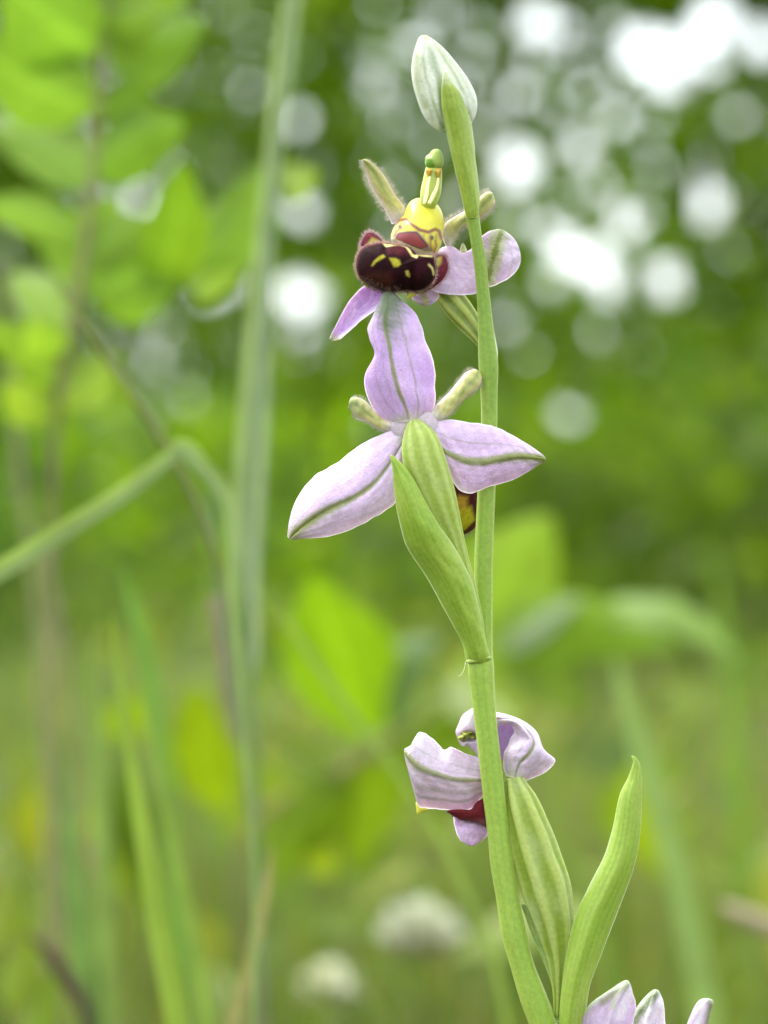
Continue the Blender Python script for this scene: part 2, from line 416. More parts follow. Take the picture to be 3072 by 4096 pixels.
# ------------------------------------------------------------------ hedge bushes and trees far behind
GAPS = [  # places in the hedge where the sky shows through: picture place (1659 wide) and hole radius
    (1115, 360, 42), (1250, 315, 22), (1340, 262, 22), (1522, 445, 34), (1503, 392, 24), (1160, 45, 34), (1105, 205, 26),
    (1390, 105, 42), (1480, 95, 34), (1450, 160, 40), (1545, 45, 44), (1530, 130, 30), (1645, 90, 34), (1330, 60, 14), (1180, 490, 18),
    (1228, 545, 36), (1275, 562, 32), (1310, 605, 30), (1350, 500, 24), (1432, 602, 32), (1225, 890, 26),
    (645, 275, 18), (650, 460, 25), (645, 635, 38), (652, 720, 14), (560, 640, 16), (20, 205, 38), (480, 25, 20), (300, 430, 18),
    (490, 290, 12), (460, 620, 18), (270, 645, 12), (325, 190, 14), (1140, 760, 11), (1090, 700, 13), (960, 20, 17), (1020, 120, 13),
    (1300, 400, 10), (1420, 365, 9), (1235, 430, 10), (1290, 715, 9), (1355, 1050, 8), (1040, 60, 12), (1240, 120, 12), (1265, 200, 10),
    (905, 95, 14), (985, 190, 15), (930, 300, 12), (1045, 290, 14), (1150, 130, 17), (1330, 170, 16), (1220, 70, 15), (1420, 250, 15), (1590, 250, 16), (1120, 470, 16), (1190, 610, 16), (1390, 470, 13), (1000, 430, 11), (540, 150, 10), (420, 180, 10), (1200, 220, 12), (1400, 300, 10)]
gd = []
rg = np.random.default_rng(99); G2 = []
for px, py, rr in GAPS:
    if px < 560 and rr < 30 and (px, py) not in ((300, 430), (460, 620)): continue
    if px > 900: G2 += [(px, py, rr * (.92 if rr > 31 else .78))]
    elif rr > 31: G2 += [(px, py, rr * .82)] + [(px + rg.normal() * rr * .8, py + rg.normal() * rr * .8, rr * .35) for _ in range(3)]
    else: G2 += [(px + rg.normal() * rr * .55, py + rg.normal() * rr * .55, rr * rg.uniform(.45, .72)) for _ in range(2)]
for px, py, rr in G2:
    sx, sy = G(px, py); p = W(sx, sy, 8.6); gd.append((p[0], p[2], rr * PX * 1.8517 * 9.0 / .4))
gd = np.array(gd)
def hedge_bush(name, label, cat, group, cx, cy, width, height, n, seed, cols, leaf=.046, zlow=0.05, stems=4, trunk_r=.02):
    r = np.random.default_rng(seed)
    m = int(width * height * 16)
    cc = np.stack([r.normal(0, .27, m) * width * 1.1, r.uniform(-.22, .22, m), r.uniform(zlow, height, m)], -1)
    pick = r.integers(0, m, n); sp = r.uniform(.08, .19, m)
    P = cc[pick] + r.normal(size=(n, 3)) * sp[pick][:, None]
    # half of the leaves fill evenly
    k = n // 2
    P[:k] = np.stack([r.uniform(-.62, .62, k) * width, r.uniform(-.2, .2, k), r.uniform(zlow, height, k)], -1)
    P += np.array((cx, cy, 0))
    P = P[P[:, 2] > .01]
    pk = np.concatenate([r.integers(0, m, k), pick[k:]])[:len(P)]
    sc = 9.0 / (P[:, 1] + DIST)
    ax, az = P[:, 0] * sc, ZC + (P[:, 2] - ZC) * sc
    keep = np.ones(len(P), bool)
    for gxx, gz, gr in gd:
        keep &= np.hypot(ax - gxx, az - gz) > gr + leaf * .25
    # the crown is thinner where the sky glimmers through, upper right
    thin = np.exp(-(((ax - W(*G(1270, 0), 8.6)[0]) / .85) ** 2 + ((az - W(*G(0, 330), 8.6)[2]) / .5) ** 2))
    keep &= r.random(len(P)) > .24 * thin
    P = P[keep]; pk = pk[keep]
    V, Fq = leaf_mass(P, r.uniform(.7, 1.3, len(P)) * leaf, r, .3, .7)
    base = np.asarray(cols, float)
    ccol = base[r.integers(0, len(base), m)]
    lc = ccol[pk] * r.uniform(.8, 1.2, (len(P), 1))
    root = empty(name, (cx, cy, 0)); tag(root, label, cat, group)
    o = mass_object('crown', V - np.array((cx, cy, 0)), Fq, np.repeat(lc, 4, 0), HEDGE); o.parent = root
    for s in range(stems):
        mb = MB(); a = r.uniform(-.5, .5) * width * .6; h = height * r.uniform(.6, .85)
        pts = np.array([(a * .3, 0, -.02), (a * .5, r.uniform(-.1, .1), h * .3), (a * .9 + r.uniform(-.1, .1), r.uniform(-.2, .2), h * .65), (a * 1.2, r.uniform(-.2, .2), h)])
        S = cr(pts, 14); rad = trunk_r * (1 - .8 * np.linspace(0, 1, 14)); th = np.linspace(0, 6.283, 8, endpoint=False)
        Q = S[:, None] + np.stack([np.cos(th), np.sin(th), 0 * th], -1)[None] * rad[:, None, None]
        mb.add(Q.reshape(-1, 3) + np.array((cx, cy, 0)), grid_faces(14, 8, True), (.16, .13, .09))
        mb.build('trunk', BARK, root, origin=(cx, cy, 0))
    return root
LIME = [(.10, .17, .008), (.13, .21, .010), (.17, .24, .012), (.07, .13, .008)]
DK = [(.055, .12, .007), (.075, .15, .007), (.10, .185, .009), (.14, .22, .011)]
MID = [(.11, .20, .007), (.15, .26, .009), (.19, .30, .011), (.23, .33, .013)]
YEL = [(.10, .15, .008), (.13, .185, .010), (.16, .185, .014), (.08, .13, .008)]
BUSH = [('hawthorn_bush', 'dark green hawthorn bush at the left end of the hedge behind the leafy sprig', -1.5, 8.5, 1.2, 2.3, 17000, DK),
        ('hazel_bush', 'yellowish green blurred bush between the big leafy sprig and the tall grass stalk', -.72, 8.7, 1.1, 2.4, 19000, MID),
        ('dogwood_bush', 'mid green blurred bush straight behind the orchid buds', .12, 8.45, 1.0, 2.5, 19000, MID),
        ('blackthorn_bush', 'green bush pierced by the many round pale sky spots right of the orchid stem', .78, 8.75, 1.0, 2.2, 19000, MID),
        ('elder_bush', 'yellowish green blurred bush at the right edge of the hedge in view', 1.45, 8.5, 1.1, 2.4, 18000, LIME)]
for i, (nm, lb, cx, cy, wd, ht, nn_, cs) in enumerate(BUSH):
    hedge_bush(nm, lb, 'bush', 'bushes of the hedge', cx, cy, wd, ht, int(nn_ * 1.15), 40 + i, cs)

MIDS = [('bramble_bush', 'low green bramble bush seen behind the star shaped middle flower', .10, 4.6, .75, .36, 2300, LIME, .035),
        ('bramble_bush', 'low dark green bramble bush behind the tip of the right hand sepal', .62, 5.2, .85, .42, 3000, DK, .035),
        ('bramble_bush', 'low green bramble bush close to the right edge', 1.02, 4.2, .70, .42, 2400, MID, .035),
        ('bramble_bush', 'low dark bramble bush behind the folded grass blade', -.62, 4.4, .80, .42, 2600, DK, .035),
        ('bramble_bush', 'low mid green bramble bush behind the foot of the tall grass stalk', -.22, 3.4, .55, .36, 2000, MID, .03),
        ('young_hazel', 'small bright young hazel bush between the hedge and the orchid, right of the stem', .36, 3.0, .45, .30, 1200, YEL, .04),
        ('young_hazel', 'small dark green young hazel bush behind the lower left grass blades', -.55, 2.4, .45, .32, 1400, DK, .04),
        ('young_hazel', 'small green young hazel bush close to the right edge of the view', .66, 2.5, .42, .30, 1200, MID, .04)]
for i, (nm, lb, cx, cy, wd, ht, nn_, cs, lf) in enumerate(MIDS):
    cs = np.array(cs) * np.array((.55, .62, .8))
    hedge_bush(nm, lb, 'bush', 'low bushes in the meadow', cx, cy, wd, ht, nn_, 80 + i, cs, leaf=lf, zlow=.02, stems=3, trunk_r=.006)

# ------------------------------------------------------------------ orchid
G_STEM = np.array((.275, .41, .05)); G_PALE = np.array((.44, .50, .10)); G_DARK = np.array((.10, .17, .03))
LILAC = np.array((.69, .48, .74)); LILAC_P = np.array((.82, .69, .83)); MIDRIB = np.array((.25, .28, .05)); VEIN = np.array((.36, .30, .25))
orchid = empty('bee_orchid', W(2350, 11350, 0).tolist())
tag(orchid, 'bee orchid in sharp focus with lilac sepals and velvety brown lip on a green stem', 'orchid')

# stem
def mid(T, y, a, b, d): x, yy = T((a + b) / 2, y); x2, _ = T(b, y); return (x, yy, d, x2 - x)
stem_path = [(*B(960, 1100), .9, 20), (*B(1020, 1500), .7, 30), (*B(1075, 1900), .3, 26), mid(A, 530, 1125, 1225, 0), mid(A, 700, 1155, 1245, 0), mid(A, 900, 1186, 1280, 0), mid(A, 1100, 1207, 1300, 0), mid(A, 1300, 1217, 1322, 0), mid(A, 1480, 1220, 1345, 0),
             mid(M, 420, 1125, 1234, 0), mid(M, 600, 1137, 1231, 0), mid(M, 800, 1138, 1229, 0), mid(M, 1150, 1118, 1217, 0),
             mid(D, 400, 1100, 1300, 0), mid(D, 900, 1100, 1297, 0), mid(D, 1300, 1085, 1300, 0), mid(D, 1480, 1035, 1308, 0), mid(D, 1620, 1027, 1318, 0), mid(D, 1800, 1052, 1325, 0),
             mid(E, 300, 720, 910, 0), mid(E, 600, 755, 944, 0), mid(E, 900, 790, 976, 0), mid(E, 1200, 828, 1012, 0), mid(E, 1450, 852, 1046, 0),
             mid(F, 900, 205, 340, 0), mid(F, 1100, 235, 382, 0), mid(F, 1300, 290, 432, 0), mid(F, 1500, 348, 510, 0), mid(F, 1653, 405, 570, 0),
             (2260, 4400, 0, 58), (2340, 5200, 0, 62), (2370, 7000, 0, 64), (2360, 9000, 0, 66), (2350, 11450, 0, 70)]
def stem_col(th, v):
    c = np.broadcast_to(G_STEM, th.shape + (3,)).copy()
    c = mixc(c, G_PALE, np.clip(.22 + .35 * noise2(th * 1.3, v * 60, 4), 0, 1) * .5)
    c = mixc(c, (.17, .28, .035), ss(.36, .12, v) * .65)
    c = mixc(c, G_PALE, .5 * np.abs(np.cos(th)) ** 5)  # pale strip down each side paints the backlit rim into the colour
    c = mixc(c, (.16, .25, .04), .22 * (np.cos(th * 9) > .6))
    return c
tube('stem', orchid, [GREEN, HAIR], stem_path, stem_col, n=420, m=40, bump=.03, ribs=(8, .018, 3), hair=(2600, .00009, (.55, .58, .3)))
# node collar under the middle bract
tube('node_ring', orchid, GREEN, [(*D(1012, 1512), -.5, 4), (*D(1055, 1506), -1.15, 9), (*D(1120, 1500), -1.38, 7), (*D(1150, 1488), -1.4, 9), (*D(1200, 1474), -1.35, 6), (*D(1255, 1466), -1.05, 8), (*D(1292, 1476), -.35, 4)],
     lambda th, v: np.broadcast_to(np.array((.36, .45, .10)), th.shape + (3,)).copy(), n=40, m=10, bump=.12)

tube('dead_fibre', orchid, GREEN, [(*D(1000, 1520), -.5, 1.6), (*D(990, 1580), -.7, 1.5), (*D(965, 1640), -.8, 1.4), (*D(935, 1668), -.8, 1.4), (*D(918, 1658), -.8, 1.2)], lambda th, v: np.broadcast_to(np.array((.5, .55, .32)), th.shape + (3,)).copy(), n=24, m=6)
# bracts
def bract_col(base=(.265, .39, .035), tip=(.30, .33, .10), stripes=9, seed=0):
    def f(u, v, X, Y):
        c = np.broadcast_to(np.array(base, float), u.shape + (3,)).copy()
        k = .5 + .5 * np.cos(u * stripes * 6.283 + .6 * noise2(u * 5, v * 6, seed))
        c = mixc(c, (.15, .27, .02), .40 * k ** 3)
        c = mixc(c, (.40, .46, .09), np.clip(.3 + .5 * noise2(u * 8, v * 18, seed + 1), 0, 1) * .4)
        c = mixc(c, (.42, .47, .24), (1 - ss(.0, .07, np.minimum(u, 1 - u))) * .8)
        return c
    return f
bc = bract_col(seed=2)
def budbract(u, v, X, Y):
    c = bract_col((.27, .36, .04), stripes=6, seed=3)(u, v, X, Y)
    c = mixc(c, (.50, .54, .30), ss(.16, .05, v))
    return c
sheet('bract', orchid, GREEN, [
    (B(768, 562), B(772, 558), B(776, 562), (-2.7, -2.8, -2.7)), (B(750, 680), B(790, 680), B(845, 690), (-2.4, -2.9, -2.2)), (B(735, 800), B(825, 800), B(945, 810), (-2.1, -3.0, -1.6)),
    (B(738, 950), B(850, 950), B(1005, 960), (-1.6, -2.9, -1.0)), (B(778, 1150), B(890, 1150), B(1068, 1150), (-1.0, -2.5, -.4)), (B(812, 1330), B(925, 1330), B(1090, 1310), (-.6, -2.2, -.2)),
    (B(872, 1600), B(985, 1600), B(1115, 1560), (-.2, -1.8, .2)), (B(932, 1850), B(1040, 1850), B(1142, 1780), (-.1, -1.4, .3)), (B(985, 2070), B(1075, 2060), B(1154, 1980), (-.2, -1.1, .2)), (B(1005, 2190), B(1085, 2190), B(1147, 2170), (-.3, -.85, -.2))],
    budbract, thick=.0004, nv=90, seed=4)
sheet('bract', orchid, GREEN, [
    (M(638, 926), M(642, 924), M(648, 928), (-5.6, -5.7, -5.7)), (M(652, 1000), M(672, 985), M(700, 972), (-5.2, -5.9, -5.6)), (M(655, 1075), M(705, 1060), M(760, 1050), (-5.0, -6.2, -5.6)),
    (M(668, 1200), M(750, 1185), M(832, 1182), (-4.6, -6.4, -5.4)), (M(692, 1320), M(800, 1310), M(905, 1312), (-4.2, -6.3, -5.0)), 
    (D(360, 260), D(600, 245), D(870, 225), (-3.2, -5.6, -4.0)), (D(555, 555), D(800, 545), D(1040, 540), (-2.2, -4.6, -3.0)), (D(722, 850), D(935, 840), D(1132, 850), (-1.6, -3.7, -2.2)),
    (D(850, 1090), D(1030, 1080), D(1192, 1100), (-1.0, -3.0, -1.5)), (D(962, 1310), D(1100, 1305), D(1245, 1350), (-.5, -2.2, -.9)), (D(1008, 1490), D(1150, 1485), D(1285, 1470), (-.3, -1.5, -.3)), (D(1020, 1540), D(1155, 1540), D(1290, 1530), (.1, -1.0, .1))],
    bc, thick=.0004, nv=100, rib=.12, seed=5)
sheet('bract', orchid, GREEN, [
    (F(1018, 36), F(1028, 34), F(1036, 40), (-2.4, -2.3, -2.3)), (F(1030, 75), F(1048, 65), F(1062, 88), (-2.3, -2.4, -2.0)), (F(1000, 165), F(1040, 160), F(1080, 175), (-2.2, -2.7, -1.8)), (F(950, 265), F(1015, 265), F(1082, 275), (-2.2, -3.2, -1.8)),
    (F(903, 480), F(990, 490), F(1072, 500), (-2.0, -3.6, -1.6)), (F(848, 650), F(950, 665), F(1042, 680), (-1.8, -3.9, -1.4)), (F(762, 825), F(870, 850), F(985, 850), (-1.6, -4.0, -1.2)), (F(682, 1000), F(790, 1020), F(912, 1040), (-1.4, -3.9, -1.0)),
    (F(632, 1190), F(735, 1200), F(850, 1205), (-1.1, -3.7, -.8)), (F(602, 1400), F(680, 1405), F(772, 1412), (-.8, -3.3, -.5)), (F(588, 1560), F(655, 1560), F(748, 1560), (-.6, -2.8, -.3)), (F(585, 1760), F(640, 1760), F(735, 1760), (-.3, -2.2, 0))],
    bract_col((.285, .41, .045), stripes=8, seed=6), thick=.0004, nv=100, rib=.1, seed=6)
def pale_bract(u, v, X, Y): return mixc(np.broadcast_to(np.array((.34, .44, .16)), u.shape + (3,)).copy(), (.60, .64, .46), ss(.35, .9, u))
sheet('bract', orchid, GREEN, [(A(1300, 1290), A(1306, 1290), A(1312, 1290), (.9, .8, .8)), (A(1280, 1380), A(1305, 1380), A(1330, 1390), (.9, .6, .7)), (A(1280, 1480), A(1312, 1480), A(1350, 1490), (.6, .1, .5)), (A(1280, 1580), A(1320, 1580), A(1366, 1580), (.3, -.1, .3)), (A(1280, 1680), A(1320, 1680), A(1360, 1690), (.2, -.1, .2))],
    pale_bract, thick=.0003, nu=17, nv=30)

# ---- bud
bud = empty('flower_bud', W(*B(800, 1200), 0).tolist(), orchid)
BO = [(555, 166), (490, 190), (448, 290), (415, 420), (402, 570), (420, 720), (465, 880), (525, 1040), (600, 1150), (700, 1222), (790, 1245), (900, 1235), (1010, 1190), (1080, 1125), (1122, 1030), (1132, 920), (1105, 800), (1020, 635), (905, 480), (785, 335), (680, 240), (600, 185)]
seamA = [B(565, 175), B(600, 330), B(660, 500), B(720, 680), B(745, 900), B(760, 1200)]
def bud_col(X, Y):
    c = np.broadcast_to(np.array((.74, .77, .64)), X.shape + (3,)).copy()
    for pts, hw, col, f in (([B(565, 180), B(540, 420), B(560, 640), B(640, 900), B(730, 1150)], 5, (.36, .44, .22), .8),
                            ([B(480, 260), B(450, 480), B(470, 700), B(560, 950)], 12, (.40, .47, .22), .7),
                            ([B(520, 400), B(500, 600), B(560, 850), B(640, 1100)], 6, (.46, .50, .30), .6),
                            (seamA, 15, (.26, .36, .15), .75),
                            ([B(640, 240), B(760, 420), B(900, 640), B(1000, 850), B(1050, 1100)], 6, (.40, .45, .22), .8),
                            ([B(690, 270), B(880, 500), B(1010, 700), B(1090, 900)], 7, (.44, .50, .28), .6)):
        c = mixc(c, col, f * line(X, Y, pts, hw, 9))
    c = mixc(c, (.78, .80, .72), np.clip(noise2(X / 28, Y / 60, 5), 0, 1) * .55)
    c = mixc(c, (.48, .47, .22), line(X, Y, [B(550, 170), B(580, 185)], 12, 8) * .7)
    return c
def bud_dep(X, Y):
    return .35 * line(X, Y, seamA, 4, 14) + .16 * line(X, Y, [B(565, 180), B(540, 420), B(560, 640), B(640, 900), B(730, 1150)], 2, 10) + .14 * line(X, Y, [B(640, 240), B(760, 420), B(900, 640), B(1000, 850), B(1050, 1100)], 2, 12) + .06 * noise2(X / 18, Y / 40, 3)
pillow('sepals', bud, PETAL, [B(*p) for p in BO], B(760, 760), 2.3, 2.4, .5, bud_col, depthfn=bud_dep, nt_=150, ns=60)

# ---- petal colouring
def petal_col(base=LILAC, pale=LILAC_P, ribw=(.02, .07), ribcol=MIDRIB, veins=(), tipgreen=0.0, palemap=None, ribend=1.0, baseg=.10, seed=0, ribf=.9):
    def f(u, v, X, Y):
        c = np.broadcast_to(base, u.shape + (3,)).copy()
        c = mixc(c, pale, np.clip(.35 + .45 * noise2(u * 7, v * 7, seed), 0, 1) * .7)
        c = mixc(c, (.84, .78, .86), (1 - ss(0, .03, np.minimum(u, 1 - u))) * .3)
        fine = .5 + .5 * np.sin((u - .5) * 62 + .5 * np.sin(v * 6) + 1.6 * noise2(u * 6, v * 5, seed + 3))
        c = mixc(c, np.array((.47, .33, .50)), .30 * ss(.72, 1, fine) * np.clip(.5 + noise2(u * 9, v * 9, seed + 6), 0, 1))
        c = c * (1 + .07 * noise2(u * 31, v * 40, seed + 2))[..., None]
        if palemap is not None: c = mixc(c, (.80, .74, .83), palemap(u, v))
        hw = ribw[0] + (ribw[1] - ribw[0]) * v ** 1.6
        g = noise2(u * 60, v * 50, seed + 9) * .18
        rb = (1 - ss(hw * .45, hw * 1.5 + 1e-6, np.abs(u - .5) + g * hw)) * ribf * ss(ribend + .01, ribend - .03, v)
        for (u0, u1, u2), wd, fv in veins:
            uu = u0 * (1 - v) ** 2 + 2 * u1 * v * (1 - v) + u2 * v ** 2
            c = mixc(c, VEIN, fv * (1 - ss(wd * .4, wd * 1.5, np.abs(u - uu + .006 * noise2(v * 40, u * 0, seed)))))
        if ribf > 0:
            halo = (1 - ss(hw * .8, hw * 2.6 + 1e-6, np.abs(u - .5) + g * hw * 2)) * ss(.45, .9, v) * ss(ribend + .01, ribend - .03, v)
            c = mixc(c, (.38, .39, .14), halo * .8 * ribf); c = mixc(c, ribcol, rb)
        if tipgreen: c = mixc(c, ribcol * 1.05, tipgreen * ss(.80, 1.0, v + .25 * (.3 - np.abs(u - .5))))
        c = mixc(c, (.55, .56, .42), ss(baseg, 0, v) * .75)
        return c
    return f
PGREEN = np.array((.52, .48, .19))
def furry_col(u, v, X, Y):
    c = np.broadcast_to(PGREEN, u.shape + (3,)).copy()
    c = mixc(c, (.20, .27, .05), np.exp(-((u - .47 + .05 * noise2(v * 9, u, 3)) / .13) ** 2) * .75 * ss(.1, .6, v)); c = c * (1 + .12 * noise2(u * 22, v * 30, 8))[..., None]
    c = mixc(c, (.66, .52, .50), ss(.25, .45, np.abs(u - .5)) * .8)
    c = mixc(c, (.62, .54, .58), ss(.25, 0, v) * .8)
    return c
FUR = (.74, .70, .56)

# ---- upper flower (faces the lens)
up = empty('flower', W(*A(1240, 1500), 1e-3).tolist(), orchid); up['label'] = 'upper flower turned to face the viewer with its dark velvet lip and yellow throat'
def ovary_col(a=(.16, .22, .02), b=(.38, .43, .09), ribs=6, tw=0.0):
    def f(th, v):
        k = .5 + .5 * np.cos(ribs * (th + tw * v))
        c = np.broadcast_to(np.array(a, float), th.shape + (3,)).copy()
        return mixc(mixc(c, b, ss(.25, .9, k)), (.40, .46, .2), np.clip(noise2(th * 3, v * 30, 2), 0, 1) * .3)
    return f
tube('ovary', up, GREEN, [(*A(1300, 1600), 1.0, 10), (*A(1262, 1530), 1.5, 20), (*A(1210, 1440), 2.0, 34), (*A(1130, 1330), 2.6, 46), (*A(1060, 1240), 3.0, 50), (*A(990, 1150), 3.3, 46), (*A(930, 1060), 3.4, 36), (*A(900, 950), 3.4, 30)],
     ovary_col(tw=.5), ribs=(6, .10, .5), n=70, m=48)
sheet('petal', up, [GREEN, HAIR], [
    (A(585, 640), A(640, 620), A(700, 590), (2.6, 2.4, 2.6)), (A(540, 545), A(610, 520), A(678, 512), (2.6, 2.2, 2.6)), (A(470, 430), A(545, 410), A(612, 425), (2.4, 1.9, 2.4)), (A(412, 335), A(490, 310), A(560, 335), (2.2, 1.7, 2.1)),
    (A(396, 255), A(450, 240), A(512, 262), (2.0, 1.5, 1.8)), (A(376, 195), A(405, 185), A(444, 195), (1.6, 1.3, 1.4)), (A(364, 168), A(375, 160), A(392, 160), (1.3, 1.2, 1.2))],
    furry_col, thick=.0003, seed=1, nu=21, nv=50, hair=(800, .00045, FUR))
sheet('petal', up, [GREEN, HAIR], [
    (A(950, 690), A(965, 760), A(1000, 830), (3.0, 2.8, 3.0)), (A(985, 625), A(1010, 690), A(1040, 745), (3.0, 2.6, 3.0)), (A(1060, 575), A(1085, 625), A(1090, 675), (2.9, 2.4, 2.9)), (A(1135, 530), A(1160, 580), A(1150, 640), (2.8, 2.3, 2.8)), (A(1215, 455), A(1255, 505), A(1245, 590), (2.6, 2.0, 2.6)),
    (A(1275, 405), A(1305, 450), A(1318, 535), (2.4, 1.9, 2.4)), (A(1318, 402), A(1335, 425), A(1346, 470), (2.3, 2.1, 2.3))],
    furry_col, thick=.0003, seed=2, nu=21, nv=50, hair=(800, .00045, FUR))
def lsep_col(u, v, X, Y):
    c = petal_col(np.array((.62, .37, .74)), ribw=(.0, .0), ribf=0, seed=3, baseg=.0001)(u, v, X, Y)
    c = mixc(c, (.80, .70, .84), ss(.60, .72, u) * .8)
    return mixc(c, (.58, .60, .26), ss(.80, .97, v) * .9)
sheet('sepal', up, PETAL, [
    (A(560, 1020), A(600, 1090), A(620, 1160), (1.5, 1.8, 1.0)), (A(440, 1075), A(510, 1170), A(540, 1225), (1.6, 2.0, .6)), (A(375, 1100), A(440, 1230), A(462, 1275), (1.6, 2.1, .4)), (A(280, 1195), A(340, 1310), A(365, 1340), (1.6, 2.1, .4)), (A(215, 1300), A(270, 1385), A(295, 1405), (1.5, 2.0, .6)),
    (A(165, 1400), A(205, 1440), A(235, 1460), (1.4, 1.7, .8)), (A(132, 1465), A(160, 1482), A(195, 1492), (1.3, 1.4, 1.0)), (A(124, 1486), A(136, 1493), A(150, 1498), (1.3, 1.3, 1.2))],
    lsep_col, seed=3, wave=.1, nu=41)
rs_green = [A(1295, 1040), A(1320, 930), A(1350, 830), A(1385, 720), A(1395, 690)]
def rsep_col(u, v, X, Y):
    c = petal_col(np.array((.72, .54, .76)), ribw=(0, 0), ribf=0, seed=4, baseg=.0001)(u, v, X, Y)
    sd_ = seg_dist(X, Y, rs_green) + 5 * noise2(X / 9, Y / 9, 3)
    c = mixc(c, (.50, .52, .26), (1 - ss(20, 52, sd_)) * .85); c = mixc(c, (.26, .31, .06), 1 - ss(5, 15, sd_))
    c = mixc(c, (.80, .74, .82), ss(1370, 1470, (X - 1250) / .5425) * .5)
    c = mixc(c, VEIN, .35 * line(X, Y, [A(1440, 1040), A(1480, 900), A(1440, 760)], 2, 5))
    return c
sheet('sepal', up, PETAL, [
    (A(870, 880), A(880, 1000), A(870, 1120), (3.2, 2.4, 1.6)), (A(960, 810), A(970, 980), A(960, 1152), (2.8, 1.9, 1.3)), (A(1030, 800), A(1070, 980), A(1080, 1162), (2.8, 1.8, 1.4)), (A(1110, 850), A(1160, 1000), A(1190, 1150), (2.6, 1.9, 1.6)), (A(1180, 812), A(1240, 960), A(1275, 1112), (2.6, 2.0, 1.8)),
    (A(1255, 722), A(1330, 890), A(1370, 1078), (2.4, 1.7, 1.8)), (A(1310, 690), A(1400, 860), A(1450, 1035), (2.2, 1.2, 1.7)), (A(1380, 674), A(1460, 830), A(1500, 990), (1.8, 1.2, 1.6)), (A(1462, 722), A(1508, 815), A(1530, 935), (1.5, 1.3, 1.5)), (A(1512, 800), A(1530, 850), A(1533, 900), (1.4, 1.4, 1.4))],
    rsep_col, seed=4, wave=.08, nu=41, nv=80)
def pinktip(u, v, X, Y): return petal_col(np.array((.62, .44, .62)), ribw=(.09, .14), ribcol=np.array((.50, .50, .16)), seed=5, baseg=.0001)(u, v, X, Y)
sheet('sepal', up, PETAL, [(A(740, 1080), A(820, 1080), A(900, 1080), (2.5, 2.2, 2.5)), (A(720, 1140), A(822, 1140), A(928, 1150), (2.4, 1.8, 2.4)), (A(740, 1195), A(828, 1200), A(925, 1190), (2.2, 1.7, 2.2)), (A(790, 1225), A(835, 1232), A(885, 1225), (2, 1.8, 2)), (A(820, 1236), A(838, 1238), A(855, 1236), (1.9, 1.8, 1.9))], pinktip, nu=21, nv=26, seed=5)
def bonecol(u, v, X, Y): return np.broadcast_to(np.array((.62, .62, .36)), u.shape + (3,)).copy()
sheet('sepal_tip', up, PETAL, [(A(1085, 880), A(1112, 880), A(1140, 880), (3.2, 3, 3.2)), (A(1088, 825), A(1112, 822), A(1138, 828), (3.2, 3, 3.2)), (A(1098, 795), A(1108, 790), A(1120, 795), (3.1, 3, 3.1)), (A(1105, 782), A(1107, 781), A(1110, 782), (3, 3, 3))], bonecol, nu=13, nv=16)

# throat (yellow hood), pattern drawn with the pigment of the flower itself
DOME = [(800, 448), (760, 450), (715, 480), (690, 530), (672, 575), (630, 610), (600, 660), (578, 725), (590, 790), (640, 840), (740, 880), (850, 890), (910, 868), (945, 800), (962, 720), (968, 640), (958, 560), (930, 505), (895, 480), (850, 462)]
brown_line = [A(598, 650), A(640, 610), A(690, 602), A(730, 640), A(790, 682), A(855, 698), A(905, 676), A(935, 690), A(950, 745)]
red_patch = [A(612, 745), A(640, 706), A(700, 700), A(765, 700), A(795, 735), A(850, 800), A(800, 818), A(730, 795), A(660, 765)]
def dome_col(X, Y):
    c = np.broadcast_to(np.array((.70, .62, .05)), X.shape + (3,)).copy()
    c = mixc(c, (.52, .56, .10), ss(560, 470, (Y - 550) / .5425) * .6)
    low = ss(-6, 12, (Y - np.interp(X, [p[0] for p in brown_line], [p[1] for p in brown_line])))
    c = mixc(c, (.62, .50, .06), low * .6)
    c = mixc(c, (.26, .09, .03), line(X, Y, brown_line, 6.5, 4))
    c = mixc(c, (.24, .10, .05), np.clip(noise2(X / 8, Y / 8, 7), 0, 1) * low * .55)
    band = patch(X, Y, [A(570, 770), A(620, 700), A(700, 690), A(775, 690), A(830, 750), A(890, 840), A(880, 900), A(700, 880), A(600, 830)], 6)
    c = mixc(c, (.20, .15, .16), band * .9)
    c = mixc(c, (.62, .56, .25), line(X, Y, [A(560, 745), A(600, 735), A(640, 760), A(700, 790), A(770, 830), A(830, 850), A(890, 850)], 5, 4))
    c = mixc(c, (.30, .055, .06), patch(X, Y, red_patch, 4))
    c = mixc(c, (.09, .015, .03), line(X, Y, red_patch + red_patch[:1], 2.5, 3) * .9)
    for (x, y) in ((645, 660), (880, 740)):
        c = mixc(c, (.05, .05, .04), 1 - ss(4, 11, np.hypot(X - A(x, y)[0], (Y - A(x, y)[1]) * .8)))
    for pts in ([A(875, 745), A(870, 780), A(880, 830)], [A(905, 760), A(915, 800), A(895, 850)], [A(615, 690), A(600, 730)], [A(660, 665), A(620, 690)]):
        c = mixc(c, (.28, .10, .05), line(X, Y, pts, 4, 3) * .8)
    return c
pillow('throat', up, WAXY, [A(*p) for p in DOME], A(775, 680), 3.0, 1.6, .9, dome_col, tilt=(0, -6), nt_=130, ns=60)
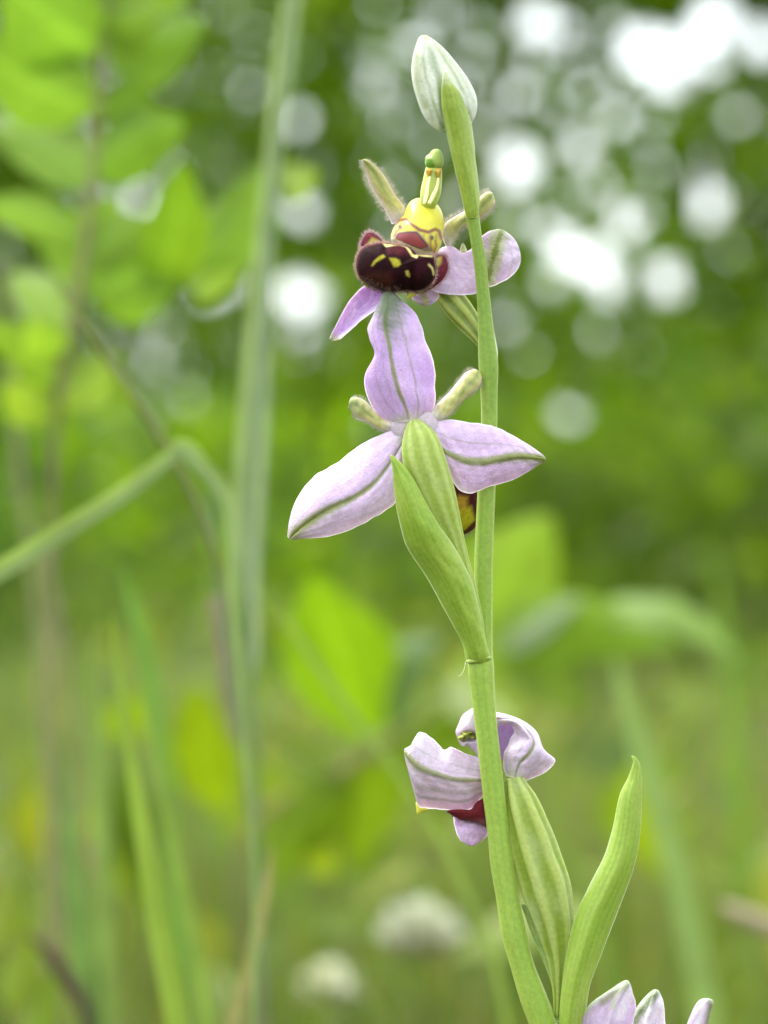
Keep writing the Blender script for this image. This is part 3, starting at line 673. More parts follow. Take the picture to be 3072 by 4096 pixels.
# column, strands, anther, pollen
def column_col(th, v):
    c = np.broadcast_to(np.array((.44, .52, .08)), th.shape + (3,)).copy()
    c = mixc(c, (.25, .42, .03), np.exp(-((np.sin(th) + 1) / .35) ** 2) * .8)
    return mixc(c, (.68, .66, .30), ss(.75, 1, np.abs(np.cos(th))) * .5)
tube('column', up, WAXY, [(*A(842, 580), 1.0, 16), (*A(848, 525), .3, 28), (*A(858, 465), -.2, 36), (*A(872, 400), -.1, 41), (*A(884, 320), .1, 38), (*A(892, 250), .2, 34), (*A(897, 190), .3, 26)], column_col, n=40, m=26, flat=.75)
sc_ = lambda th, v: np.broadcast_to(np.array((.76, .74, .36)), th.shape + (3,)).copy()
tube('pollen_stalk', up, WAXY, [(*A(866, 290), -1.0, 5), (*A(850, 360), -1.25, 7), (*A(840, 430), -1.5, 8), (*A(822, 490), -1.7, 7)], sc_, n=24, m=10)
tube('pollen_stalk', up, WAXY, [(*A(928, 300), -1.0, 5), (*A(916, 370), -1.25, 7), (*A(890, 430), -1.5, 9), (*A(860, 490), -1.8, 8)], sc_, n=24, m=10)
oc = lambda X, Y: np.broadcast_to(np.array((.52, .30, .03)), X.shape + (3,)).copy()
pillow('pollen_mass', up, WAXY, [A(836, 232), A(882, 236), A(872, 268), A(856, 292), A(842, 268)], A(858, 252), .35, .3, -.75, oc, nt_=30, ns=12)
pillow('pollen_mass', up, WAXY, [A(905, 238), A(950, 230), A(944, 272), A(928, 300), A(914, 270)], A(928, 256), .35, .3, -.75, oc, nt_=30, ns=12)
def anther_col(X, Y):
    c = np.broadcast_to(np.array((.34, .44, .10)), X.shape + (3,)).copy()
    c = mixc(c, (.13, .27, .02), patch(X, Y, [A(832, 160), A(880, 160), A(900, 215), A(890, 232), A(850, 230), A(832, 200)], 6))
    c = mixc(c, (.42, .52, .24), patch(X, Y, [A(838, 150), A(850, 128), A(885, 135), A(880, 155)], 6) * .6)
    return c
pillow('anther', up, GREEN, [A(*p) for p in [(830, 175), (836, 140), (862, 120), (880, 96), (910, 84), (940, 94), (960, 130), (966, 175), (954, 220), (905, 236), (856, 230), (832, 205)]], A(898, 165), 1.0, 1.0, .15, anther_col, nt_=60, ns=24)

# lip: dark velvet body with yellow marks
LIP = [(560, 782), (500, 778), (440, 790), (378, 808), (345, 850), (326, 910), (325, 970), (345, 1030), (385, 1070), (440, 1100), (500, 1128), (570, 1142), (640, 1135), (700, 1125), (760, 1135), (820, 1118), (870, 1085), (900, 1035), (908, 975), (896, 900), (885, 865), (820, 862), (770, 858), (730, 822), (690, 800), (625, 792)]
LPX = [A(*p) for p in LIP]
def lip_col(X, Y):
    c = np.broadcast_to(np.array((.016, .0035, .005)), X.shape + (3,)).copy()
    c = mixc(c, (.04, .006, .010), np.clip(noise2(X / 22, Y / 22, 2), 0, 1) * .6)
    c = mixc(c, (.09, .014, .02), patch(X, Y, [A(540, 800), A(690, 810), A(740, 870), A(560, 860)], 14) * .6)
    yel = (.38, .33, .03)
    c = mixc(c, yel, patch(X, Y, [A(434, 945), A(455, 908), A(492, 878), A(522, 864), A(536, 878), A(510, 896), A(472, 918), A(444, 948)], 6))
    c = mixc(c, yel, patch(X, Y, [A(568, 890), A(610, 890), A(642, 906), A(650, 932), A(630, 952), A(602, 954), A(586, 926)], 7))
    c = mixc(c, (.45, .36, .06), patch(X, Y, [A(684, 985), A(705, 978), A(720, 1010), A(715, 1032), A(692, 1020)], 4) * .8)
    edge = [A(523, 775), A(545, 798), A(590, 790), A(640, 785), A(690, 800), A(712, 830), A(735, 868), A(765, 880), A(775, 858), A(820, 868), A(890, 875)]
    c = mixc(c, (.66, .58, .22), line(X, Y, edge, 5, 4) * .95)
    c = mixc(c, (.17, .12, .14), line(X, Y, [A(590, 772), A(650, 775), A(720, 800), A(790, 840), A(880, 850)], 8, 5) * .8)
    c = mixc(c, (.55, .46, .16), line(X, Y, [A(858, 938), A(885, 965), A(895, 1010), A(905, 990)], 4, 4) * .9)
    c = mixc(c, (.16, .04, .05), (1 - ss(1, 7, seg_dist(X, Y, LPX, True))) * .6)
    c = mixc(c, (.07, .022, .012), patch(X, Y, [A(400, 1020), A(470, 990), A(560, 1000), A(600, 1080), A(560, 1120), A(450, 1090)], 20) * .6)
    return c
def lip_dep(X, Y):
    return .55 * np.exp(-((X - A(730, 0)[0]) / 14) ** 2) * ss(A(0, 900)[1], A(0, 1050)[1], Y) + .25 * np.exp(-((X - A(540, 0)[0]) / 12) ** 2) * ss(A(0, 900)[1], A(0, 800)[1], Y)
hb = (.50, .36, .27)
pillow('lip', up, [VELVET, HAIR], LPX, A(600, 960), 2.6, 1.8, -1.6, lip_col, depthfn=lip_dep, nt_=170, ns=70, power=.55,
       hair=[(1300, .00028, (.80, .60, .52), (.93, .999), (0, 1)), (220, .00055, (.20, .11, .07), (.5, .85), (.28, .48)), (260, .0005, (.30, .17, .12), (.8, .99), (.30, .62))])
def lobe_col(inner):
    def f(X, Y):
        c = np.broadcast_to(np.array((.13, .02, .032)), X.shape + (3,)).copy()
        return mixc(c, (.42, .36, .08), patch(X, Y, inner, 10))
    return f
pillow('side_lobe', up, [VELVET, HAIR], [A(*p) for p in [(360, 812), (364, 770), (392, 718), (425, 702), (470, 722), (515, 765), (480, 800), (420, 815)]], A(430, 765), .8, .7, -.6, lobe_col([A(400, 790), A(440, 740), A(490, 760), (A(440, 800))]), nt_=70, ns=24,
       hair=[(520, .00036, (.80, .58, .58), (.8, .999), (0, 1))])
pillow('side_lobe', up, [VELVET, HAIR], [A(*p) for p in [(895, 890), (930, 868), (970, 868), (992, 900), (1000, 955), (985, 1010), (950, 1060), (890, 1110), (810, 1150), (800, 1120), (870, 1080), (900, 1020), (908, 960)]], A(935, 990), .7, .8, -.7, lobe_col([A(905, 890), A(950, 880), A(945, 930), A(915, 965)]), nt_=90, ns=24,
       hair=[(900, .00036, (.76, .52, .54), (.75, .999), (0, 1))])
yc = lambda X, Y: np.broadcast_to(np.array((.60, .54, .06)), X.shape + (3,)).copy()
pillow('lip_tooth', up, WAXY, [A(368, 1050), A(400, 1060), A(430, 1080), A(412, 1112), A(385, 1090)], A(400, 1078), .4, .4, -1.5, yc, nt_=30, ns=10)
pillow('lip_tooth', up, WAXY, [A(660, 1110), A(740, 1150), A(830, 1125), A(760, 1165), A(690, 1196), A(700, 1160)], A(725, 1150), .4, .4, -1.4, yc, nt_=40, ns=10)

# ---- middle flower (seen from behind)
fm = empty('flower', W(*M(1128, 2053), -1e-3).tolist(), orchid); fm['label'] = 'middle flower seen from behind with three wide lilac sepals spread like a star'
def dorsal_col(u, v, X, Y):
    c = petal_col(np.array((.62, .40, .73)), ribw=(.022, .045), veins=(((.30, .14, .24), .012, .5), ((.70, .80, .74), .011, .75), ((.42, .32, .34), .008, .35)), seed=11)(u, v, X, Y)
    t = M(630, 20); dd = np.hypot((X - t[0]) / 1.0, (Y - t[1]) / 2.6)
    return mixc(c, (.13, .19, .07), (1 - ss(25, 100, dd + 12 * noise2(X / 12, Y / 12, 3))) * .9)
sheet('sepal', fm, PETAL, [
    (M(655, 748), M(745, 738), M(825, 722), (-2.6, -3.2, -2.4)), (M(572, 712), M(722, 660), M(880, 660), (-1.6, -3.6, -1.8)), (M(502, 580), M(682, 565), M(884, 550), (-1.4, -4.0, -2.0)), (M(503, 470), M(656, 470), M(886, 455), (-1.9, -4.1, -2.2)),
    (M(548, 378), M(640, 375), M(868, 380), (-2.6, -4.0, -2.4)), (M(522, 285), M(626, 292), M(830, 292), (-2.4, -3.8, -2.3)), (M(513, 228), M(612, 222), M(808, 205), (-2.1, -3.6, -2.3)), (M(545, 152), M(612, 150), M(775, 140), (-2.0, -3.4, -2.3)),
    (M(578, 75), M(622, 80), M(712, 78), (-2.2, -3.2, -2.4)), (M(596, 34), M(622, 36), M(662, 36), (-2.5, -3.0, -2.6)), (M(610, 22), M(622, 20), M(634, 22), (-2.7, -2.8, -2.7))],
    dorsal_col, seed=11, nu=49, nv=90, rib=.08, ribw=.05, wave=.15)
sheet('sepal', fm, PETAL, [
    (M(700, 780), M(710, 850), M(730, 930), (-2.4, -2.8, -2.6)), (M(600, 806), M(640, 965), M(700, 1130), (-1.8, -3.0, -2.6)), (M(470, 870), M(545, 1085), M(645, 1210), (-1.2, -3.2, -2.2)), (M(340, 970), M(432, 1166), M(530, 1284), (-1.0, -3.2, -1.8)), (M(215, 1045), M(320, 1218), M(400, 1345), (-1.0, -3.0, -1.6)),
    (M(118, 1172), M(205, 1285), M(272, 1380), (-1.0, -2.6, -1.4)), (M(80, 1285), M(125, 1345), M(172, 1388), (-1.2, -2.2, -1.4)), (M(68, 1375), M(80, 1390), M(100, 1396), (-1.5, -1.7, -1.5))],
    petal_col(np.array((.72, .55, .76)), ribw=(.03, .10), veins=(((.25, .27, .34), .011, .35), ((.78, .74, .70), .010, .22)), tipgreen=.6, palemap=lambda u, v: ss(.55, .95, u) * .55, seed=12), seed=12, nu=49, nv=90, rib=-.25, ribw=.05, wave=.12)
sheet('sepal', fm, PETAL, [
    (M(860, 752), M(870, 820), M(890, 890), (-2.4, -2.6, -2.4)), (M(950, 730), M(940, 905), M(950, 1010), (-2.0, -2.8, -2.2)), (M(1060, 742), M(1050, 955), M(1012, 1112), (-2.0, -2.8, -2.0)), (M(1160, 757), M(1150, 962), M(1090, 1141), (-2.0, -3.0, -1.9)), (M(1235, 777), M(1238, 948), M(1168, 1106), (-2.0, -3.1, -2.0)),
    (M(1325, 824), M(1330, 934), M(1290, 1074), (-2.0, -3.0, -1.9)), (M(1420, 880), M(1420, 938), M(1400, 1018), (-2.0, -2.7, -1.9)), (M(1478, 926), M(1482, 948), M(1458, 982), (-2.1, -2.4, -2.0)), (M(1496, 945), M(1498, 955), M(1490, 965), (-2.2, -2.3, -2.2))],
    petal_col(np.array((.72, .54, .76)), ribw=(.045, .10), veins=(((.24, .25, .30), .012, .6), ((.80, .76, .70), .010, .2)), tipgreen=.8, palemap=lambda u, v: ss(.8, 1, u) * .5 * ss(.7, .3, v), seed=13), seed=13, nu=49, nv=90, rib=.15, ribw=.05, wave=.10)
sheet('petal', fm, [GREEN, HAIR], [
    (M(650, 745), M(655, 775), M(650, 800), (-1.6, -2, -1.6)), (M(585, 715), M(585, 745), M(575, 785), (-1.2, -1.8, -1.2)), (M(535, 665), M(520, 700), M(505, 742), (-1.0, -1.6, -1)), (M(490, 620), M(468, 660), M(445, 720), (-.8, -1.5, -.8)), (M(450, 607), M(430, 635), M(425, 680), (-.8, -1.3, -.8)), (M(418, 612), M(410, 630), M(408, 650), (-.9, -1.1, -.9))],
    lambda u, v, X, Y: mixc(furry_col(u, v, X, Y), (.27, .33, .15), .55 * ss(.4, .9, v)), thick=.0003, seed=14, nu=21, nv=40, hair=(500, .00032, (.60, .60, .46)))
sheet('petal', fm, [GREEN, HAIR], [
    (M(848, 702), M(870, 730), M(895, 745), (-2.0, -2.3, -2)), (M(905, 635), M(935, 672), M(968, 702), (-1.8, -2.4, -1.8)), (M(960, 582), M(995, 622), M(1015, 645), (-1.5, -2.2, -1.5)), (M(1015, 515), M(1050, 560), M(1080, 592), (-1.2, -2.0, -1.2)), (M(1060, 466), M(1105, 505), M(1132, 545), (-.9, -1.6, -.9)), (M(1105, 450), M(1130, 465), M(1142, 490), (-.5, -1.0, -.5))],
    furry_col, thick=.0003, seed=15, nu=21, nv=40, hair=(600, .00034, (.66, .62, .48)))
tube('ovary', fm, GREEN, [(*M(765, 740), -2.9, 22), (*M(782, 790), -3.4, 52), (*M(800, 855), -3.8, 74), (*M(824, 960), -4.0, 84), (*M(868, 1080), -3.9, 80), (*M(912, 1200), -3.7, 70), (*M(965, 1330), -3.2, 50), (*M(1012, 1460), -2.7, 36), (*M(1060, 1640), -2.2, 34), (*M(1105, 1850), -1.6, 34), (*M(1128, 2050), -.8, 30)],
     ovary_col((.31, .40, .06), (.42, .50, .13), ribs=9, tw=-.2), ribs=(9, .035, -.2), n=110, m=72, flat=.5)
pillow('receptacle', fm, PETAL, [M(*p) for p in [(640, 770), (660, 715), (720, 690), (790, 685), (850, 690), (890, 720), (905, 770), (880, 830), (780, 850), (680, 840)]], M(770, 765), .7, .8, -2.3,
       lambda X, Y: mixc(np.broadcast_to(np.array((.66, .55, .62)), X.shape + (3,)).copy(), (.40, .44, .14), patch(X, Y, [M(715, 790), M(735, 735), M(775, 722), M(830, 745), M(830, 790)], 12)), nt_=60, ns=20)
def mlip_col(X, Y):
    c = np.broadcast_to(np.array((.055, .010, .012)), X.shape + (3,)).copy()
    c = mixc(c, (.38, .22, .03), patch(X, Y, [M(975, 1180), M(1020, 1150), M(1065, 1160), M(1060, 1260), M(1000, 1290)], 14))
    c = mixc(c, (.40, .34, .02), patch(X, Y, [M(1010, 1240), M(1085, 1210), M(1105, 1290), M(1050, 1345), M(1000, 1320)], 12))
    c = mixc(c, (.10, .03, .02), (1 - ss(3, 12, seg_dist(X, Y, [M(1000, 1370), M(1060, 1350), M(1110, 1300)]))))
    return c
pillow('lip', fm, [VELVET, HAIR], [M(*p) for p in [(900, 1080), (960, 1050), (1040, 1060), (1110, 1090), (1135, 1150), (1140, 1230), (1125, 1300), (1080, 1350), (1020, 1366), (960, 1330), (920, 1250), (890, 1160)]], M(1030, 1220), 1.9, 2.2, 4.0, mlip_col, nt_=90, ns=36,
       hair=[(260, .00035, (.62, .46, .38), (.9, .999), (.4, .85))])

# ---- lower flower (behind the stem)
fl = empty('flower', W(*F(580, 1600), 0).tolist(), orchid); fl['label'] = 'lower flower half hidden behind the stem with crumpled pale lilac sepals'
sheet('sepal', fl, PETAL, [
    (E(860, 590), E(870, 765), E(880, 890), (2.2, 1.8, 2.6)), (E(760, 578), E(765, 765), E(790, 905), (2.2, 1.4, 2.4)), (E(650, 545), E(650, 765), E(708, 1000), (2.1, .9, 2.6)), (E(530, 490), E(535, 755), E(610, 1026), (2.0, .5, 2.6)), (E(468, 512), E(430, 722), E(460, 1019), (2.2, .3, 2.5)),
    (E(392, 436), E(330, 690), E(335, 1005), (1.9, .1, 2.4)), (E(312, 376), E(250, 650), E(256, 984), (1.6, .1, 2.4)), (E(262, 372), E(200, 602), E(236, 920), (1.4, .3, 2.2)), (E(240, 455), E(165, 560), E(195, 735), (1.2, .5, 1.6)), (E(142, 508), E(140, 528), E(152, 585), (.9, .8, 1))],
    petal_col(np.array((.70, .56, .70)), np.array((.82, .72, .80)), ribw=(.03, .055), veins=(((.68, .74, .78), .045, .42), ((.84, .86, .88), .02, .5), ((.3, .25, .3), .015, .35), ((.6, .62, .62), .02, .3)), seed=21, baseg=.0001, ribf=.75, palemap=lambda u, v: ss(.5, .2, u) * ss(.3, .7, v) * .6), seed=21, nu=49, nv=80, rib=.25, ribw=.05, wave=.35)  # upper half paled and wide lower streaks paint light and shade beside the veins
def hood_col(X, Y): return mixc(np.broadcast_to(np.array((.69, .53, .70)), X.shape + (3,)).copy(), (.76, .68, .79), np.clip(noise2(X / 20, Y / 20, 6), 0, 1))
pillow('sepal', fl, PETAL, [E(*p) for p in [(800, 150), (720, 165), (670, 192), (620, 232), (588, 305), (565, 365), (580, 420), (605, 470), (630, 492), (665, 485), (720, 530), (800, 580)]], E(720, 360), 1.4, 1.0, 2.6, hood_col, nt_=80, ns=26,
       depthfn=lambda X, Y: 1.0 * (1 - ss(10, 45, np.hypot(X - E(680, 405)[0], (Y - E(680, 405)[1]) * 1.5))) + .15 * noise2(X / 14, Y / 14, 2))
def olive(X, Y): return mixc(np.broadcast_to(np.array((.28, .30, .04)), X.shape + (3,)).copy(), (.09, .09, .03), np.clip(noise2(X / 9, Y / 9, 4), 0, 1))
pillow('petal', fl, GREEN, [E(*p) for p in [(578, 412), (600, 375), (640, 360), (690, 355), (735, 385), (735, 430), (690, 420), (660, 432), (630, 455), (600, 440)]], E(655, 400), .7, .5, 1.9, olive, nt_=50, ns=16, depthfn=lambda X, Y: .4 * noise2(X / 8, Y / 8, 5))
inner = lambda X, Y: np.broadcast_to(np.array((.50, .30, .58)), X.shape + (3,)).copy()  # darker purple body standing for the shadow inside the hood
pillow('sepal', fl, PETAL, [E(*p) for p in [(860, 300), (940, 280), (1030, 300), (1070, 380), (1040, 480), (990, 580), (900, 600), (850, 500)]], E(960, 430), .2, .6, 3.2, inner, nt_=50, ns=16)
sheet('sepal', fl, PETAL, [
    (E(985, 730), E(1055, 755), E(1130, 778), (1.2, .6, 1.2)), (E(962, 660), E(1085, 650), E(1205, 752), (1.4, .2, 1.4)), (E(966, 560), E(1135, 590), E(1325, 692), (1.6, -.2, 1.2)), (E(998, 470), E(1190, 525), E(1393, 600), (1.6, -.4, 1.0)), (E(1036, 395), E(1215, 455), E(1300, 528), (1.8, -.2, 1.4)),
    (E(1046, 345), E(1165, 365), E(1250, 390), (2.0, .2, 1.9)), (E(1015, 310), E(1080, 285), E(1170, 305), (2.2, .8, 2.2)), (E(900, 322), E(930, 262), E(985, 221), (2.4, 1.6, 2.4)), (E(840, 330), E(840, 260), E(850, 200), (2.6, 2.2, 2.6))],
    petal_col(np.array((.70, .55, .72)), np.array((.83, .75, .83)), ribw=(.05, .03), veins=(((.28, .3, .4), .018, .3), ((.40, .2, .2), .015, .25)), seed=22, baseg=.12, ribf=.8, ribend=.62), seed=22, nu=49, nv=80, rib=-.2, ribw=.06, wave=.25)
def maroon(X, Y): return mixc(np.broadcast_to(np.array((.13, .016, .020)), X.shape + (3,)).copy(), (.30, .10, .13), ss(E(0, 1070)[1], E(0, 1120)[1], Y) * .7)
pillow('lip', fl, [VELVET, HAIR], [E(*p) for p in [(495, 1022), (600, 1010), (690, 1010), (730, 960), (770, 930), (850, 920), (900, 980), (900, 1100), (840, 1150), (770, 1128), (690, 1108), (610, 1096), (545, 1062)]], E(740, 1040), 1.1, 1.4, 2.2, maroon, nt_=80, ns=26,
       hair=[(200, .0003, (.40, .16, .2), (.9, .999), (.5, 1.0))])
sheet('sepal', fl, PETAL, [(E(545, 1050), E(690, 1050), E(870, 1050), (3.2, 2.8, 3.2)), (E(552, 1130), E(690, 1130), E(860, 1130), (3.1, 2.4, 3.1)), (E(570, 1205), E(695, 1210), E(840, 1205), (3, 2.3, 3)), (E(610, 1272), E(698, 1275), E(795, 1262), (2.9, 2.4, 2.9)), (E(660, 1298), E(700, 1304), E(740, 1298), (2.8, 2.6, 2.8)), (E(690, 1305), E(700, 1307), E(712, 1305), (2.7, 2.7, 2.7))],
      petal_col(np.array((.68, .46, .72)), ribw=(0, 0), ribf=0, seed=23, baseg=.0001), nu=25, nv=30, seed=23)
pillow('lip_tooth', fl, WAXY, [E(236, 950), E(290, 985), E(338, 1008), (E(290, 1035)), E(250, 1054), E(240, 1010)], E(270, 1005), .3, .3, 2.6, yc, nt_=30, ns=10)
pillow('sepal_edge', fl, PETAL, [E(1140, 830), E(1165, 838), E(1205, 880), E(1213, 925), E(1196, 962), E(1150, 930)], E(1170, 900), .3, .3, 2.0, lambda X, Y: np.broadcast_to(np.array((.70, .62, .78)), X.shape + (3,)).copy(), nt_=30, ns=10)
def ov3(th, v):
    c = ovary_col((.23, .31, .03), (.40, .47, .11), ribs=6, tw=.35)(th, v)
    return mixc(c, (.46, .52, .26), np.clip(noise2(th * 2.5, v * 14, 12), 0, 1) * .35)
tube('ovary', fl, GREEN, [(*F(310, 170), 1.0, 38), (*F(322, 230), .8, 48), (*F(350, 320), .4, 64), (*F(398, 480), .2, 80), (*F(445, 640), .1, 88), (*F(495, 800), .1, 92), (*F(535, 950), .1, 84), (*F(565, 1100), .2, 66), (*F(580, 1250), .3, 46), (*F(582, 1400), .3, 28), (*F(572, 1610), .2, 14)],
     ov3, ribs=(6, .11, .35), n=110, m=64, flat=.7, bump=.03)
# thin pale edge of the sheathing bract between stem and ovary
sheet('bract', orchid, GREEN, [(F(352, 930), F(358, 925), F(364, 925), (.8, .7, .8)), (F(372, 985), F(395, 975), F(420, 965), (.8, .6, .9)), (F(420, 1120), F(455, 1110), F(500, 1100), (.8, .5, .9)), (F(480, 1260), F(515, 1250), F(560, 1240), (.7, .4, .8)), (F(540, 1430), F(565, 1425), F(595, 1420), (.5, .2, .6)), (F(562, 1640), F(580, 1640), F(600, 1640), (.4, .1, .4))],
    bract_col((.30, .40, .12), stripes=3, seed=8), thick=.0003, nu=17, nv=50)

# ---- lowest flower, only its sepal tips reach into view
fb = empty('flower', W(*F(1100, 2150), -1e-3).tolist(), orchid); fb['label'] = 'lowest flower of which only three lilac sepal tips with green rims show'
def low_col(marks, base=(.62, .46, .66)):
    def f(u, v, X, Y):
        c = petal_col(np.array(base), ribw=(0, 0), ribf=0, seed=31, baseg=.0001)(u, v, X, Y)
        for pts, half, soft, col, k in marks: c = mixc(c, col, line(X, Y, [F(*p) for p in pts], half, soft) * k)
        return c
    return f
LOW1 = low_col([([(940, 1600), (985, 1500), (1000, 1430)], 22, 16, (.84, .76, .84), .9), ([(985, 1412), (950, 1440), (900, 1480), (850, 1520)], 14, 12, (.33, .31, .19), .85), ([(905, 1560), (925, 1490), (985, 1410)], 5, 6, (.55, .60, .36), .9), ([(1000, 1394), (940, 1430), (880, 1455), (790, 1520), (735, 1585)], 9, 7, (.60, .68, .46), .95), ([(1000, 1392), (1020, 1430), (1040, 1520)], 5, 5, (.66, .62, .56), .7)])
LOW2 = low_col([([(1165, 1465), (1120, 1520), (1060, 1600), (1020, 1680)], 17, 15, (.20, .26, .11), .95), ([(1172, 1448), (1120, 1480), (1060, 1550), (1010, 1640)], 8, 7, (.60, .68, .46), .95), ([(1185, 1455), (1208, 1510), (1218, 1600)], 5, 5, (.7, .68, .6), .6)], (.78, .72, .78))
LOW3 = low_col([([(1500, 1520), (1490, 1580), (1475, 1680)], 14, 10, (.30, .28, .16), .9), ([(1440, 1504), (1490, 1502), (1512, 1520)], 9, 6, (.62, .68, .48), .9), ([(1450, 1530), (1430, 1600), (1410, 1680)], 14, 14, (.84, .80, .80), .7)])
sheet('sepal', fb, PETAL, [(F(760, 2050), F(900, 2060), F(1000, 2080), (-1, -2.2, -1.4)), (F(712, 1760), F(870, 1770), F(1010, 1780), (-1, -2.6, -1.2)), (F(722, 1600), F(890, 1620), F(1035, 1620), (-.8, -2.6, -1.2)), (F(790, 1515), F(920, 1530), F(1048, 1540), (-.8, -2.4, -1.2)), (F(890, 1445), F(960, 1465), F(1032, 1480), (-1, -2.2, -1.3)), (F(950, 1405), F(990, 1412), F(1018, 1432), (-1.3, -2.0, -1.5)), (F(980, 1389), F(992, 1388), F(1003, 1394), (-1.6, -1.8, -1.7))], LOW1, nu=61, nv=80, seed=31, rib=.6, ribw=.08, wave=.3)
sheet('sepal', fb, PETAL, [(F(1010, 2080), F(1080, 2080), F(1160, 2080), (.2, -.8, 0)), (F(1000, 1760), F(1100, 1770), F(1222, 1780), (.6, -.6, .3)), (F(1030, 1600), F(1120, 1620), F(1222, 1610), (.8, -.4, .4)), (F(1070, 1525), F(1140, 1545), F(1212, 1520), (.8, -.3, .4)), (F(1115, 1475), F(1155, 1485), F(1196, 1475), (.7, -.1, .4)), (F(1150, 1446), F(1168, 1444), F(1182, 1450), (.5, .2, .4))], LOW2, nu=61, nv=70, seed=32, wave=.25, rib=.5, ribw=.07)
sheet('sepal', fb, PETAL, [(F(1230, 2080), F(1270, 2080), F(1330, 2080), (.4, -.4, .4)), (F(1310, 1780), F(1380, 1790), F(1460, 1790), (.4, -.6, .6)), (F(1360, 1640), F(1425, 1650), F(1484, 1650), (.3, -.6, .6)), (F(1395, 1555), F(1450, 1560), F(1500, 1575), (.3, -.6, .6)), (F(1430, 1510), F(1475, 1508), F(1514, 1525), (.3, -.3, .4)), (F(1470, 1500), F(1490, 1500), F(1510, 1508), (.2, 0, .2))], LOW3, nu=49, nv=60, seed=33, wave=.2)
tube('ovary', fb, GREEN, [(*F(1120, 2060), -.5, 50), (*F(1080, 2300), 0, 80), (*F(980, 2700), .3, 60), (*F(790, 3100), .2, 20)], ovary_col((.23, .31, .03), (.40, .47, .11)), ribs=(6, .1, .3), n=50, m=36)
# rosette leaves at the foot
for k in range(5):
    a = k * 1.26 + .4; L_ = .055 + .008 * k % .02; o0 = np.array(origin_of(orchid)); mb = MB()
    t = np.linspace(0, 1, 14)[:, None]; u = np.linspace(-1, 1, 7)[None]
    wv = .010 * np.sin(np.pi * (t * .92 + .06)) ** .8
    X = o0[0] + math.cos(a) * L_ * t - math.sin(a) * u * wv; Y = o0[1] + math.sin(a) * L_ * t + math.cos(a) * u * wv
    Z = o0[2] + .010 + .012 * np.sin(t * 3) - .012 * t + .004 * u ** 2
    mb.add(np.stack([X, Y, Z + 0 * u], -1).reshape(-1, 3), grid_faces(14, 7), (.12, .20, .04)); mb.build('rosette_leaf', LEAF, orchid)

# ------------------------------------------------------------------ plants near behind the orchid (out of focus)
def ground_at(x, y): return (x, y, -0.012)
def P3(px, py, d):
    sx, sy = G(px, py); return W(sx, sy, d)
def blade(mb, path, col, d, fold=.25, n=40, tip=True, twist=0.0):
    """grass blade: path rows px, py, width (picture, 1659 wide), d = metres behind the orchid (or a pair)"""
    S = cr(path, n); dd = np.linspace(d[0], d[1], n) if isinstance(d, tuple) else np.full(n, d)
    P = np.stack([P3(a, b, c) for a, b, c in zip(S[:, 0], S[:, 1], dd)])
    wd = np.maximum(S[:, 2], .6) * PX * 1.8517 * (DIST + dd) / DIST * .5
    T = np.gradient(P, axis=0); T /= np.linalg.norm(T, axis=1, keepdims=True)
    s = np.cross(T, (0, 1, 0)); s /= np.linalg.norm(s, axis=1, keepdims=True); q = np.cross(T, s)
    u = np.array([-1, -.5, 0, .5, 1])
    Q = P[:, None] + s[:, None] * (u[None, :, None] * wd[:, None, None]) + q[:, None] * ((np.abs(u)[None, :, None] - .5) * fold * wd[:, None, None])
    c = np.broadcast_to(np.array(col, float), (n, 5, 3)).copy() * (1 + .12 * np.cos(u * 6))[None, :, None]
    mb.add(Q.reshape(-1, 3), grid_faces(n, 5), c.reshape(-1, 3))
def stalk(mb, path, col, d, n=60, m=9, knots=()):
    S = cr(path, n); dd = np.linspace(d[0], d[1], n) if isinstance(d, tuple) else np.full(n, d)
    P = np.stack([P3(a, b, c) for a, b, c in zip(S[:, 0], S[:, 1], dd)])
    rr = np.maximum(S[:, 2], .6) * PX * 1.8517 * (DIST + dd) / DIST * .5
    T = np.gradient(P, axis=0); T /= np.linalg.norm(T, axis=1, keepdims=True)
    s = np.cross(T, (0, 1, 0)); s /= np.linalg.norm(s, axis=1, keepdims=True); q = np.cross(T, s)
    th = np.linspace(0, 6.283, m, endpoint=False)
    Q = P[:, None] + (s[:, None] * np.cos(th)[None, :, None] + q[:, None] * np.sin(th)[None, :, None]) * rr[:, None, None]
    col = np.asarray(col, float)
    c = np.broadcast_to(col if col.ndim == 1 else cr(col, n)[:, None, :], (n, m, 3))
    mb.add(Q.reshape(-1, 3), grid_faces(n, m, True), c.reshape(-1, 3))
def foot(px, d):
    """picture row on which the turf lies at depth d"""
    return 1106 + (ZC + .012) / (PX * 1.8517 * (DIST + d) / DIST)
def root_at(name, px, d, label, cat, group=None):
    p = P3(px, foot(px, d), d); r = empty(name, p.tolist()); tag(r, label, cat, group); return r
